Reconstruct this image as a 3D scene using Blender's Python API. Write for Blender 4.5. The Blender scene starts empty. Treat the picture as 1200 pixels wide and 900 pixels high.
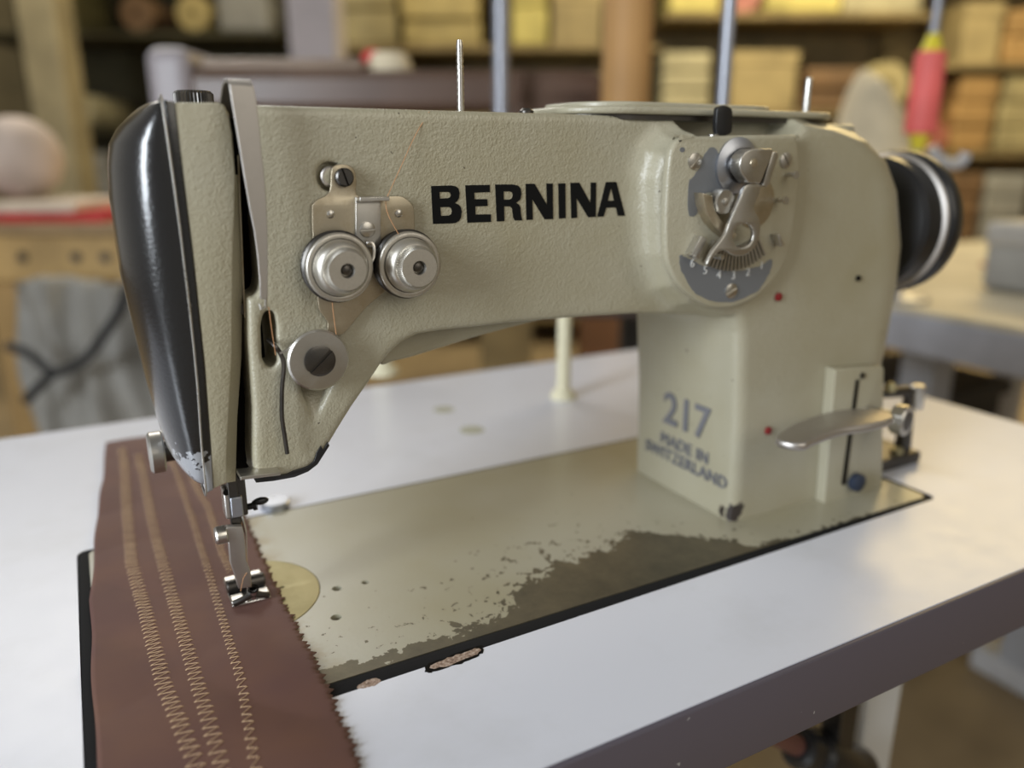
import bpy, bmesh, math, random
import numpy as np
from mathutils import Vector, Matrix
random.seed(7)
S = 0.01                                   # geometry is written in centimetres
COL = bpy.context.scene.collection

# ------------------------------------------------------------------ camera
F = 925.0; CX, CY = 600.0, 450.0; CH = 21.32
PITCH = math.radians(16.3); HD = math.radians(61.4)
fw = np.array([math.cos(HD)*math.cos(PITCH), math.sin(HD)*math.cos(PITCH), -math.sin(PITCH)])
rt = np.array([math.sin(HD), -math.cos(HD), 0.0])
up = np.cross(rt, fw)
CAM = np.array([0.0, 0.0, CH])
def _ray(px, py): return fw*F + rt*(px-CX) + up*(CY-py)
def onY(px, py, y):
    d = _ray(px, py); p = CAM + d*(y-CAM[1])/d[1]; return (p[0], p[2])
def onZ(px, py, z=0.0):
    d = _ray(px, py); p = CAM + d*(z-CAM[2])/d[2]; return (p[0], p[1])
def onX(px, py, x):
    d = _ray(px, py); p = CAM + d*(x-CAM[0])/d[0]; return (p[1], p[2])
def XZ(pts, y): return [onY(a, b, y) for a, b in pts]
fh = np.array([math.cos(HD), math.sin(HD), 0.0])
def BG(px, py, v):                          # a point at horizontal distance v in front of the lens
    d = _ray(px, py); p = CAM + d*v/(d@fh); return Vector(p)

# ------------------------------------------------------------------ materials
def mat(name, col, rough=0.5, metal=0.0, **k):
    m = bpy.data.materials.new(name); m.use_nodes = True
    nt = m.node_tree; b = nt.nodes['Principled BSDF']
    b.inputs['Base Color'].default_value = (*col, 1); b.inputs['Roughness'].default_value = rough
    b.inputs['Metallic'].default_value = metal
    for kk, vv in k.items():
        b.inputs[kk].default_value = vv
    return m
def N(m, t, **k):
    n = m.node_tree.nodes.new(t)
    for a, v in k.items(): setattr(n, a, v)
    return n
def L(m, a, b): m.node_tree.links.new(a, b)
def bsdf(m): return m.node_tree.nodes['Principled BSDF']
def coords(m):
    return N(m, 'ShaderNodeTexCoord').outputs['Object']
def noise(m, scale, detail=3, rough=.5, vec=None, dist=0.0):
    n = N(m, 'ShaderNodeTexNoise'); n.inputs['Scale'].default_value = scale
    n.inputs['Detail'].default_value = detail; n.inputs['Roughness'].default_value = rough
    n.inputs['Distortion'].default_value = dist
    L(m, vec if vec is not None else coords(m), n.inputs['Vector']); return n.outputs['Fac']
def ramp(m, fac, stops):
    r = N(m, 'ShaderNodeValToRGB'); L(m, fac, r.inputs['Fac'])
    e = r.color_ramp.elements
    while len(e) < len(stops): e.new(0.5)
    for el, (p, c) in zip(e, stops):
        el.position = p; el.color = (*c, 1) if len(c) == 3 else c
    return r.outputs['Color']
def mix(m, fac, a, b):
    x = N(m, 'ShaderNodeMix', data_type='RGBA')
    if isinstance(fac, float): x.inputs[0].default_value = fac
    else: L(m, fac, x.inputs[0])
    for i, v in ((6, a), (7, b)):
        if isinstance(v, tuple): x.inputs[i].default_value = (*v, 1)
        else: L(m, v, x.inputs[i])
    return x.outputs[2]
def math_(m, op, a, b=None, clamp=False):
    x = N(m, 'ShaderNodeMath', operation=op, use_clamp=clamp)
    for i, v in enumerate((a, b)):
        if v is None: continue
        if isinstance(v, (int, float)): x.inputs[i].default_value = v
        else: L(m, v, x.inputs[i])
    return x.outputs[0]
def bump(m, h, strength, dist=0.0005):
    b = N(m, 'ShaderNodeBump'); b.inputs['Strength'].default_value = strength
    b.inputs['Distance'].default_value = dist
    L(m, h, b.inputs['Height']); L(m, b.outputs['Normal'], bsdf(m).inputs['Normal'])
def speck(m, scale, thr, vec=None):         # mask of small irregular chips
    n = noise(m, scale, 2, .6, vec)
    return ramp(m, n, [(thr, (0, 0, 0)), (thr+.012, (1, 1, 1))])

def crinkle(m, strength=.42):
    h = noise(m, 1050, 2, .5); h2 = noise(m, 480, 2, .5)
    s = math_(m, 'ADD', h, math_(m, 'MULTIPLY', h2, .9))
    bump(m, s, strength, .0007)

def paint_cream(name, specks=.735):
    m = mat(name, (.36, .35, .285), .33)
    c = coords(m)
    a = mix(m, ramp(m, noise(m, 9, 4, .6, c), [(.35, (0,0,0)), (.72, (1,1,1))]), (.40, .375, .285), (.34, .305, .20))
    if specks:
        ds = N(m, 'ShaderNodeVectorMath', operation='DISTANCE'); L(m, c, ds.inputs[0]); ds.inputs[1].default_value = (.3235, .3165, .004)
        ck = math_(m, 'LESS_THAN', math_(m, 'ADD', ds.outputs['Value'], math_(m, 'MULTIPLY', noise(m, 130, 3, .6, c), .03)), .0215)
        a = mix(m, math_(m, 'MAXIMUM', ck, speck(m, 330, specks, c)), a, (.03, .022, .02))
    L(m, a, bsdf(m).inputs['Base Color'])
    crinkle(m); bsdf(m).inputs['Coat Weight'].default_value = .25; bsdf(m).inputs['Coat Roughness'].default_value = .25
    return m
M = {}
M['cream'] = paint_cream('cream_enamel', .745)
M['cream_plain'] = paint_cream('cream_enamel_plain', None)

def paint_black():
    m = mat('black_enamel', (.01, .01, .011), .24)
    c = coords(m)
    chips = speck(m, 210, .782, c)
    sep = N(m, 'ShaderNodeSeparateXYZ'); L(m, c, sep.inputs[0])
    low = math_(m, 'SUBTRACT', .0965, sep.outputs['Z'])            # the worn lower tip
    w = math_(m, 'ADD', math_(m, 'MULTIPLY', low, 60.0), math_(m, 'MULTIPLY', math_(m, 'SUBTRACT', noise(m, 120, 3, .6, c), .5), 3.0))
    tip = ramp(m, w, [(.32, (0,0,0)), (.36, (1,1,1))])
    mk = math_(m, 'MAXIMUM', chips, tip)
    L(m, mix(m, mk, (.008, .008, .009), (.30, .31, .33)), bsdf(m).inputs['Base Color'])
    bsdf(m).inputs['Coat Weight'].default_value = .8; bsdf(m).inputs['Coat Roughness'].default_value = .16
    h = math_(m, 'ADD', noise(m, 700, 2, .5, c), math_(m, 'MULTIPLY', mk, -.8))
    bump(m, h, .35, .0004)
    return m
M['black_enamel'] = paint_black()

def metal(name, col, rough=.3, grime=.35, scale=60, gcol=(.12, .085, .045)):
    m = mat(name, col, rough, 1.0)
    c = coords(m)
    g = ramp(m, noise(m, scale, 5, .65, c), [(.42, (0,0,0)), (.75, (1,1,1))])
    g = math_(m, 'MULTIPLY', g, grime)
    L(m, mix(m, g, col, gcol), bsdf(m).inputs['Base Color'])
    L(m, math_(m, 'ADD', math_(m, 'MULTIPLY', g, .4), rough), bsdf(m).inputs['Roughness'])
    L(m, math_(m, 'SUBTRACT', 1.0, math_(m, 'MULTIPLY', g, .5)), bsdf(m).inputs['Metallic'])
    return m
M['steel'] = metal('worn_steel', (.56, .54, .50), .3, .3)
M['satin'] = metal('satin_steel', (.50, .47, .44), .45, .12)
M['nickel'] = metal('nickel', (.66, .64, .60), .27, .35, 90)
M['nut'] = metal('nut_steel', (.60, .57, .51), .38, .5, 110)
M['bronzed'] = metal('stained_plate', (.52, .46, .35), .36, .75, 70, (.22, .15, .06))
M['zinc'] = metal('bare_zinc', (.46, .48, .53), .38, .2)
M['patch'] = mat('bare_casting', (.19, .20, .215), .4, .25)
M['numeral'] = mat('pale_numerals', (.62, .62, .60), .5)
M['darksteel'] = metal('dark_steel', (.10, .095, .09), .35, .3)
M['chrome'] = metal('chrome', (.72, .72, .72), .14, .12)
M['brass'] = metal('brass_plate', (.50, .45, .27), .55, .3, 40, (.2, .17, .08))
M['black'] = mat('black_rubber', (.008, .008, .009), .75, 0, **{'Specular IOR Level': .2})
M['blackgloss'] = mat('black_plastic', (.014, .014, .015), .28)
M['void'] = mat('hollow_black', (.006, .005, .004), .8, 0, **{'Specular IOR Level': .1})  # near-black colour in place of the shade inside holes, slots and hollows
M['ink'] = mat('black_lettering', (.006, .006, .006), .7, 0, **{'Specular IOR Level': .12})
M['faded'] = mat('faded_lettering', (.15, .15, .165), .6)
M['red'] = mat('red_wood_oil_plug', (.22, .012, .014), .4)
M['thread'] = mat('tan_thread', (.52, .27, .13), .6)
M['stitch'] = mat('ochre_thread', (.56, .39, .24), .55)
M['blue'] = mat('blue_knob', (.02, .03, .055), .5)
M['cream_wood'] = mat('cream_post', (.75, .70, .50), .55)

def fabric_mat():
    m = mat('brown_twill', (.12, .05, .04), .7)
    c = coords(m)
    w = N(m, 'ShaderNodeTexWave', wave_type='BANDS', bands_direction='DIAGONAL')
    w.inputs['Scale'].default_value = 900; w.inputs['Distortion'].default_value = 1.0; L(m, c, w.inputs['Vector'])
    a = mix(m, ramp(m, noise(m, 22, 3, .6, c), [(.35, (0,0,0)), (.7, (1,1,1))]), (.105, .047, .038), (.135, .062, .04))
    L(m, a, bsdf(m).inputs['Base Color'])
    bump(m, math_(m, 'ADD', w.outputs['Fac'], noise(m, 1500, 2, .6, c)), .3, .0002)
    bsdf(m).inputs['Sheen Weight'].default_value = .12; bsdf(m).inputs['Sheen Roughness'].default_value = .4
    bsdf(m).inputs['Sheen Tint'].default_value = (.9, .6, .55, 1)
    return m
M['fabric'] = fabric_mat()

def table_mat():
    m = mat('white_laminate', (.74, .76, .80), .3)
    c = coords(m)
    a = mix(m, ramp(m, noise(m, 14, 5, .65, c), [(.5, (0,0,0)), (.85, (1,1,1))]), (.70, .715, .79), (.63, .64, .69))
    v = N(m, 'ShaderNodeMapping'); v.inputs['Rotation'].default_value = (0, 0, .5); v.inputs['Scale'].default_value = (12, 160, 1)
    L(m, c, v.inputs['Vector'])
    a = mix(m, math_(m, 'MULTIPLY', speck(m, 1.0, .76, v.outputs['Vector']), .35), a, (.5, .5, .52))
    L(m, a, bsdf(m).inputs['Base Color'])
    L(m, math_(m, 'ADD', math_(m, 'MULTIPLY', noise(m, 60, 3, .6, c), .12), .25), bsdf(m).inputs['Roughness'])
    bump(m, noise(m, 900, 2, .5, c), .12, .0002)
    return m
M['laminate'] = table_mat()
def band_mat():
    m = mat('grey_edge_band', (.095, .083, .105), .42)
    c = coords(m)
    a = mix(m, speck(m, 190, .77, c), (.095, .083, .105), (.35, .34, .34))
    L(m, a, bsdf(m).inputs['Base Color']); bump(m, noise(m, 60, 3, .6, c), .15, .0006)
    return m
M['band'] = band_mat()
def chip_mat():
    m = mat('particle_board', (.3, .2, .14), .9)
    c = coords(m)
    L(m, ramp(m, noise(m, 600, 3, .7, c), [(.3, (.10, .06, .045)), (.5, (.34, .24, .18)), (.7, (.55, .45, .38))]), bsdf(m).inputs['Base Color'])
    bump(m, noise(m, 500, 3, .7, c), .8, .001); return m
M['chip'] = chip_mat()

def bed_mat(bound):                          # cream paint worn off to brown bare metal along the front edge
    m = mat('worn_bed_paint', (.36, .35, .28), .3)
    c = coords(m); sep = N(m, 'ShaderNodeSeparateXYZ'); L(m, c, sep.inputs[0])
    x = math_(m, 'DIVIDE', sep.outputs['X'], .46)
    fc = N(m, 'ShaderNodeFloatCurve'); cv = fc.mapping.curves[0]
    pts = [(bx/46.0, (by-28.0)/20.0) for bx, by in bound]
    cv.points[0].location = pts[0]; cv.points[1].location = pts[-1]
    for p in pts[1:-1]: cv.points.new(*p)
    for p in cv.points: p.handle_type = 'VECTOR'
    fc.mapping.update(); L(m, x, fc.inputs['Value'])
    yb = math_(m, 'ADD', math_(m, 'MULTIPLY', fc.outputs[0], .20), .28)
    d = math_(m, 'MULTIPLY', math_(m, 'SUBTRACT', sep.outputs['Y'], yb), 100.0)     # cm behind the wear line
    v = N(m, 'ShaderNodeMapping'); v.inputs['Scale'].default_value = (1, 1, .01); L(m, c, v.inputs['Vector'])
    n1 = math_(m, 'SUBTRACT', noise(m, 60, 6, .72, v.outputs['Vector'], .4), .5)
    n2 = math_(m, 'SUBTRACT', noise(m, 240, 3, .6, v.outputs['Vector'], .3), .5)
    edge = math_(m, 'ADD', d, math_(m, 'ADD', math_(m, 'MULTIPLY', n1, 4.2), math_(m, 'MULTIPLY', n2, 1.2)))
    bare = math_(m, 'LESS_THAN', edge, 0.0)
    # loose chips that thin out with distance from the wear line, denser in the middle of the bed
    dx = math_(m, 'ABSOLUTE', math_(m, 'SUBTRACT', sep.outputs['X'], .185))
    dd = math_(m, 'ADD', d, math_(m, 'MULTIPLY', dx, 22.0))
    fall = math_(m, 'MULTIPLY', dd, .016)
    thr = math_(m, 'ADD', .57, fall)
    sp = math_(m, 'GREATER_THAN', noise(m, 150, 4, .65, v.outputs['Vector'], .3), thr)
    bare = math_(m, 'MAXIMUM', bare, sp, True)
    # oily yellow stains near the cloth
    st = math_(m, 'SUBTRACT', 1.0, math_(m, 'MULTIPLY', math_(m, 'ABSOLUTE', math_(m, 'SUBTRACT', sep.outputs['X'], .066)), 75.0), True)
    st = math_(m, 'MULTIPLY', st, ramp(m, noise(m, 45, 4, .6, c), [(.4, (0,0,0)), (.62, (1,1,1))]))
    base = mix(m, ramp(m, noise(m, 10, 3, .5, c), [(.4, (0,0,0)), (.7, (1,1,1))]), (.37, .35, .27), (.33, .30, .20))
    base = mix(m, st, base, (.26, .19, .06))
    metalc = mix(m, ramp(m, noise(m, 30, 5, .7, c), [(.35, (0,0,0)), (.7, (1,1,1))]), (.10, .088, .06), (.17, .145, .095))
    L(m, mix(m, bare, base, metalc), bsdf(m).inputs['Base Color'])
    L(m, math_(m, 'MULTIPLY', bare, .55), bsdf(m).inputs['Metallic'])
    L(m, math_(m, 'ADD', math_(m, 'MULTIPLY', bare, .12), .3), bsdf(m).inputs['Roughness'])
    h = math_(m, 'SUBTRACT', math_(m, 'MULTIPLY', noise(m, 420, 2, .5, c), .35), math_(m, 'MULTIPLY', bare, 1.0))
    bump(m, h, .5, .0003)
    return m

# ------------------------------------------------------------------ object helpers
def tag(o, label=None, cat=None, group=None, kind=None):
    if label: o['label'] = label
    if cat: o['category'] = cat
    if group: o['group'] = group
    if kind: o['kind'] = kind
    return o
def empty(name, loc, rotz=0, label=None, cat=None, group=None):
    o = bpy.data.objects.new(name, None); COL.objects.link(o); o.empty_display_size = .02
    o.location = Vector(loc)*S; o.rotation_euler = (0, 0, rotz)
    bpy.context.view_layer.update()
    return tag(o, label, cat, group)
def build(name, verts, faces, m, parent=None, smooth=False, bevel=0, seg=2, subsurf=0, world=True, angle=35):
    """verts in world centimetres"""
    me = bpy.data.meshes.new(name)
    me.from_pydata([tuple(float(q)*S for q in v) for v in verts], [], [tuple(f) for f in faces])
    me.validate()
    bm = bmesh.new(); bm.from_mesh(me); bmesh.ops.recalc_face_normals(bm, faces=bm.faces); bm.to_mesh(me); bm.free()
    o = bpy.data.objects.new(name, me); COL.objects.link(o)
    mats = m if isinstance(m, list) else [m]
    for q in mats: me.materials.append(M[q] if isinstance(q, str) else q)
    if parent is not None:
        o.parent = parent
        root = parent
        while root.parent: root = root.parent
        mw = Matrix.Translation(root.location) @ root.rotation_euler.to_matrix().to_4x4()
        if parent is root: o.matrix_parent_inverse = mw.inverted()
        # sub-parts: their parent part sits at the world origin already
    if bevel:
        b = o.modifiers.new('bevel', 'BEVEL'); b.width = bevel*S; b.segments = seg; b.limit_method = 'ANGLE'; b.angle_limit = math.radians(40)
    if subsurf:
        s = o.modifiers.new('sub', 'SUBSURF'); s.levels = subsurf; s.render_levels = subsurf
    if smooth or bevel:
        for p in me.polygons: p.use_smooth = True
        if smooth != 'full':
            try:
                me.set_sharp_from_angle(angle=math.radians(angle))
            except Exception: pass
    return o
class MB:
    def __init__(s): s.v = []; s.f = []
    def add(s, v, f):
        n = len(s.v); s.v += [tuple(q) for q in v]; s.f += [tuple(i+n for i in q) for q in f]; return s
    def box(s, x0, x1, y0, y1, z0, z1, R=None, c=None):
        v = [(x, y, z) for x in (x0, x1) for y in (y0, y1) for z in (z0, z1)]
        if R is not None:
            c = Vector(c); v = [tuple(c + R @ (Vector(q)-c)) for q in v]
        return s.add(v, [(0,1,3,2), (4,6,7,5), (0,4,5,1), (2,3,7,6), (0,2,6,4), (1,5,7,3)])
    def lathe(s, prof, o, axis, n=40, cap=True):
        """prof: (r, t) pairs along axis from o"""
        a = Vector(axis).normalized(); u = a.orthogonal().normalized(); w = a.cross(u); o = Vector(o)
        v = []; f = []
        for r, t in prof:
            for k in range(n):
                an = 2*math.pi*k/n; v.append(o + a*t + (u*math.cos(an)+w*math.sin(an))*r)
        for i in range(len(prof)-1):
            for k in range(n):
                f.append((i*n+k, i*n+(k+1) % n, (i+1)*n+(k+1) % n, (i+1)*n+k))
        if cap:
            f.append(tuple(range(n))[::-1]); f.append(tuple((len(prof)-1)*n+k for k in range(n)))
        return s.add(v, f)
    def tube(s, pts, r, n=10):
        pts = [Vector(p) for p in pts]; rr = r if isinstance(r, (list, tuple)) else [r]*len(pts)
        v = []; f = []; u = None
        for i, p in enumerate(pts):
            t = (pts[min(i+1, len(pts)-1)] - pts[max(i-1, 0)]).normalized()
            if u is None: u = t.orthogonal().normalized()
            u = (u - t*u.dot(t)).normalized(); w = t.cross(u)
            for k in range(n):
                an = 2*math.pi*k/n; v.append(p + (u*math.cos(an)+w*math.sin(an))*rr[i])
        for i in range(len(pts)-1):
            for k in range(n): f.append((i*n+k, i*n+(k+1) % n, (i+1)*n+(k+1) % n, (i+1)*n+k))
        f.append(tuple(range(n))[::-1]); f.append(tuple((len(pts)-1)*n+k for k in range(n)))
        return s.add(v, f)
    def sphere(s, c, r, n=14, sc=(1,1,1)):
        v = []; f = []
        for i in range(1, n):
            th = math.pi*i/n
            for k in range(2*n):
                ph = math.pi*k/n; v.append((c[0]+r*sc[0]*math.sin(th)*math.cos(ph), c[1]+r*sc[1]*math.sin(th)*math.sin(ph), c[2]+r*sc[2]*math.cos(th)))
        m_ = 2*n
        for i in range(n-2):
            for k in range(m_): f.append((i*m_+k, i*m_+(k+1) % m_, (i+1)*m_+(k+1) % m_, (i+1)*m_+k))
        f.append(tuple(range(m_))[::-1]); f.append(tuple((n-2)*m_+k for k in range(m_)))
        return s.add(v, f)
    def build(s, name, m, parent=None, **k): return build(name, s.v, s.f, m, parent, **k)
def catmull(pts, n=8, closed=False):
    P = [np.array(p, float) for p in pts]; out = []; m_ = len(P)
    rng = range(m_) if closed else range(m_-1)
    for i in rng:
        g = (lambda j: P[j % m_]) if closed else (lambda j: P[min(max(j, 0), m_-1)])
        p0, p1, p2, p3 = g(i-1), g(i), g(i+1), g(i+2)
        for k in range(n):
            t = k/n
            out.append(tuple(.5*((2*p1)+(-p0+p2)*t+(2*p0-5*p1+4*p2-p3)*t*t+(-p0+3*p1-3*p2+p3)*t**3)))
    if not closed: out.append(tuple(P[-1]))
    return out
def plate(name, loops, a0, a1, m, parent=None, axis='y', bevel=0.0, tf=None, smooth=True):
    """filled outline(s); axis y: loops are (x,z) between y=a0..a1; axis z: (x,y); axis x: (y,z)"""
    cu = bpy.data.curves.new(name, 'CURVE'); cu.dimensions = '2D'; cu.fill_mode = 'BOTH'
    for lp in loops:
        sp = cu.splines.new('POLY'); sp.points.add(len(lp)-1)
        for p, q in zip(sp.points, lp): p.co = (q[0], q[1], 0, 1)
        sp.use_cyclic_u = True
    h = abs(a1-a0)/2
    cu.bevel_depth = bevel; cu.bevel_resolution = 2; cu.extrude = max(h-bevel, 1e-5); cu.offset = -bevel
    tmp = bpy.data.objects.new('tmp', cu); COL.objects.link(tmp)
    dg = bpy.context.evaluated_depsgraph_get()
    me = bpy.data.meshes.new_from_object(tmp.evaluated_get(dg))
    mid = (a0+a1)/2
    vs = []
    for v in me.vertices:
        x, y, z = v.co
        if axis == 'y': q = (x, mid+z, y)
        elif axis == 'z': q = (x, y, mid+z)
        else: q = (mid+z, x, y)
        vs.append(tf(q) if tf else q)
    fs = [tuple(p.vertices) for p in me.polygons]
    bpy.data.objects.remove(tmp); bpy.data.curves.remove(cu); bpy.data.meshes.remove(me)
    # weld
    key = {}; mp = []; nv = []
    for q in vs:
        k = tuple(round(c, 5) for c in q)
        if k not in key: key[k] = len(nv); nv.append(q)
        mp.append(key[k])
    nf = []
    for f in fs:
        g = []
        for i in f:
            if mp[i] not in g: g.append(mp[i])
        if len(g) > 2: nf.append(tuple(g))
    return build(name, nv, nf, m, parent, smooth=smooth)
def circle(cx, cy, r, n=32, rx=None): return [(cx+(rx or r)*math.cos(2*math.pi*k/n), cy+r*math.sin(2*math.pi*k/n)) for k in range(n)]
def screw(name, c, r, h, m, parent, axis='-y', slot=None, ang=.6, dome=.25):
    """slotted screw head; c centre of its seat. head, with a real slot, opens towards the axis direction"""
    A = {'-y': Vector((0,-1,0)), '-x': Vector((-1,0,0)), 'z': Vector((0,0,1))}[axis]
    u = {'-y': Vector((1,0,0)), '-x': Vector((0,-1,0)), 'z': Vector((1,0,0))}[axis]; w = A.cross(u)
    su = u*math.cos(ang)+w*math.sin(ang); sw = A.cross(su)
    c = Vector(c); hw = r*.11; n = 18
    mb = MB()
    for sg in (1, -1):                      # two half discs with a gap between them
        th0 = math.asin(hw/r); top = []; rim = []; bot = []
        for k in range(n+1):
            th = th0 + (math.pi-2*th0)*k/n
            d = su*math.cos(th)+sw*math.sin(th)*sg
            bot.append(c+d*r); rim.append(c+d*r+A*h*(1-dome)); 
            d2 = su*math.cos(th)*.82+sw*max(math.sin(th)*.82, hw/r)*sg
            top.append(c+d2*r+A*h)
        v = bot+rim+top; k0 = n+1
        f = [(i, i+1, k0+i+1, k0+i) for i in range(n)]+[(k0+i, k0+i+1, 2*k0+i+1, 2*k0+i) for i in range(n)]
        f += [tuple(2*k0+i for i in range(k0)), tuple(range(k0))[::-1], (0, k0, 2*k0, 3*k0-1, 2*k0-1, n)]
        mb.add(v, f)
    mb.lathe([(r*.97, 0), (r*.97, h*.45)], c, A, 24)
    return mb.build(name, m, parent, smooth=True)

# ------------------------------------------------------------------ signed-distance casting of the arm and pillar
def poly_sdf(X, Y, poly):
    P = np.array(poly, np.float32); n = len(P)
    d = np.full(X.shape, 1e9, np.float32); sgn = np.ones(X.shape, np.float32)
    for i in range(n):
        a = P[i]; b = P[(i-1) % n]; ex, ey = b-a
        wx = X-a[0]; wy = Y-a[1]
        t = np.clip((wx*ex+wy*ey)/(ex*ex+ey*ey+1e-12), 0, 1)
        d = np.minimum(d, (wx-ex*t)**2+(wy-ey*t)**2)
        c1 = Y >= a[1]; c2 = Y < b[1]; c3 = ex*wy > ey*wx
        fl = (c1 & c2 & c3) | (~c1 & ~c2 & ~c3)
        sgn = np.where(fl, -sgn, sgn)
    return sgn*np.sqrt(d)
def smin(a, b, k):
    h = np.clip(.5+.5*(b-a)/k, 0, 1); return b*(1-h)+a*h-k*h*(1-h)
def smax(a, b, k): return -smin(-a, -b, k)
def extr(d2, y, y0, y1, r):
    wy = np.abs(y-(y0+y1)/2)-(y1-y0)/2+r; wx = d2+r
    return np.minimum(np.maximum(wx, wy), 0)+np.sqrt(np.maximum(wx, 0)**2+np.maximum(wy, 0)**2)-r
def surface_nets(D, x0, y0, z0, h):
    s = D < 0
    nx, ny, nz = D.shape
    cnt = np.zeros((nx-1, ny-1, nz-1), np.int8); px = np.zeros(cnt.shape, np.float32); py = px.copy(); pz = px.copy()
    def sl(i, j, k): return (slice(i, nx-1+i), slice(j, ny-1+j), slice(k, nz-1+k))
    E = [((0,0,0),(1,0,0)),((0,1,0),(1,1,0)),((0,0,1),(1,0,1)),((0,1,1),(1,1,1)),
         ((0,0,0),(0,1,0)),((1,0,0),(1,1,0)),((0,0,1),(0,1,1)),((1,0,1),(1,1,1)),
         ((0,0,0),(0,0,1)),((1,0,0),(1,0,1)),((0,1,0),(0,1,1)),((1,1,0),(1,1,1))]
    for a, b in E:
        da = D[sl(*a)]; db = D[sl(*b)]; cr = (da < 0) != (db < 0)
        t = np.where(cr, da/np.where(cr, da-db, 1), 0)
        cnt += cr
        for P, q in ((px, 0), (py, 1), (pz, 2)):
            P += np.where(cr, a[q]+(b[q]-a[q])*t, 0)
    act = cnt > 0
    idx = -np.ones(cnt.shape, np.int64); ii = np.argwhere(act); idx[act] = np.arange(len(ii))
    c = cnt[act].astype(np.float32)
    V = np.stack([x0+(ii[:,0]+px[act]/c)*h, y0+(ii[:,1]+py[act]/c)*h, z0+(ii[:,2]+pz[act]/c)*h], 1)
    Fs = []
    # x edges
    for ax in range(3):
        sa = [slice(1, n-1) for n in D.shape]; sb = list(sa)
        sa[ax] = slice(0, D.shape[ax]-1); sb[ax] = slice(1, D.shape[ax])
        A = s[tuple(sa)]; B = s[tuple(sb)]
        w = np.argwhere(A != B); off = [1, 1, 1]; off[ax] = 0; w = w+np.array(off)
        inside = s[w[:,0], w[:,1], w[:,2]]
        o1, o2 = [(1, 2), (2, 0), (0, 1)][ax]
        def g(d1, d2):
            q = w.copy(); q[:, o1] -= d1; q[:, o2] -= d2; return idx[q[:,0], q[:,1], q[:,2]]
        quad = np.stack([g(1,1), g(0,1), g(0,0), g(1,0)], 1)
        quad[~inside] = quad[~inside][:, ::-1]
        Fs.append(quad)
    return V, np.concatenate(Fs)

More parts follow.
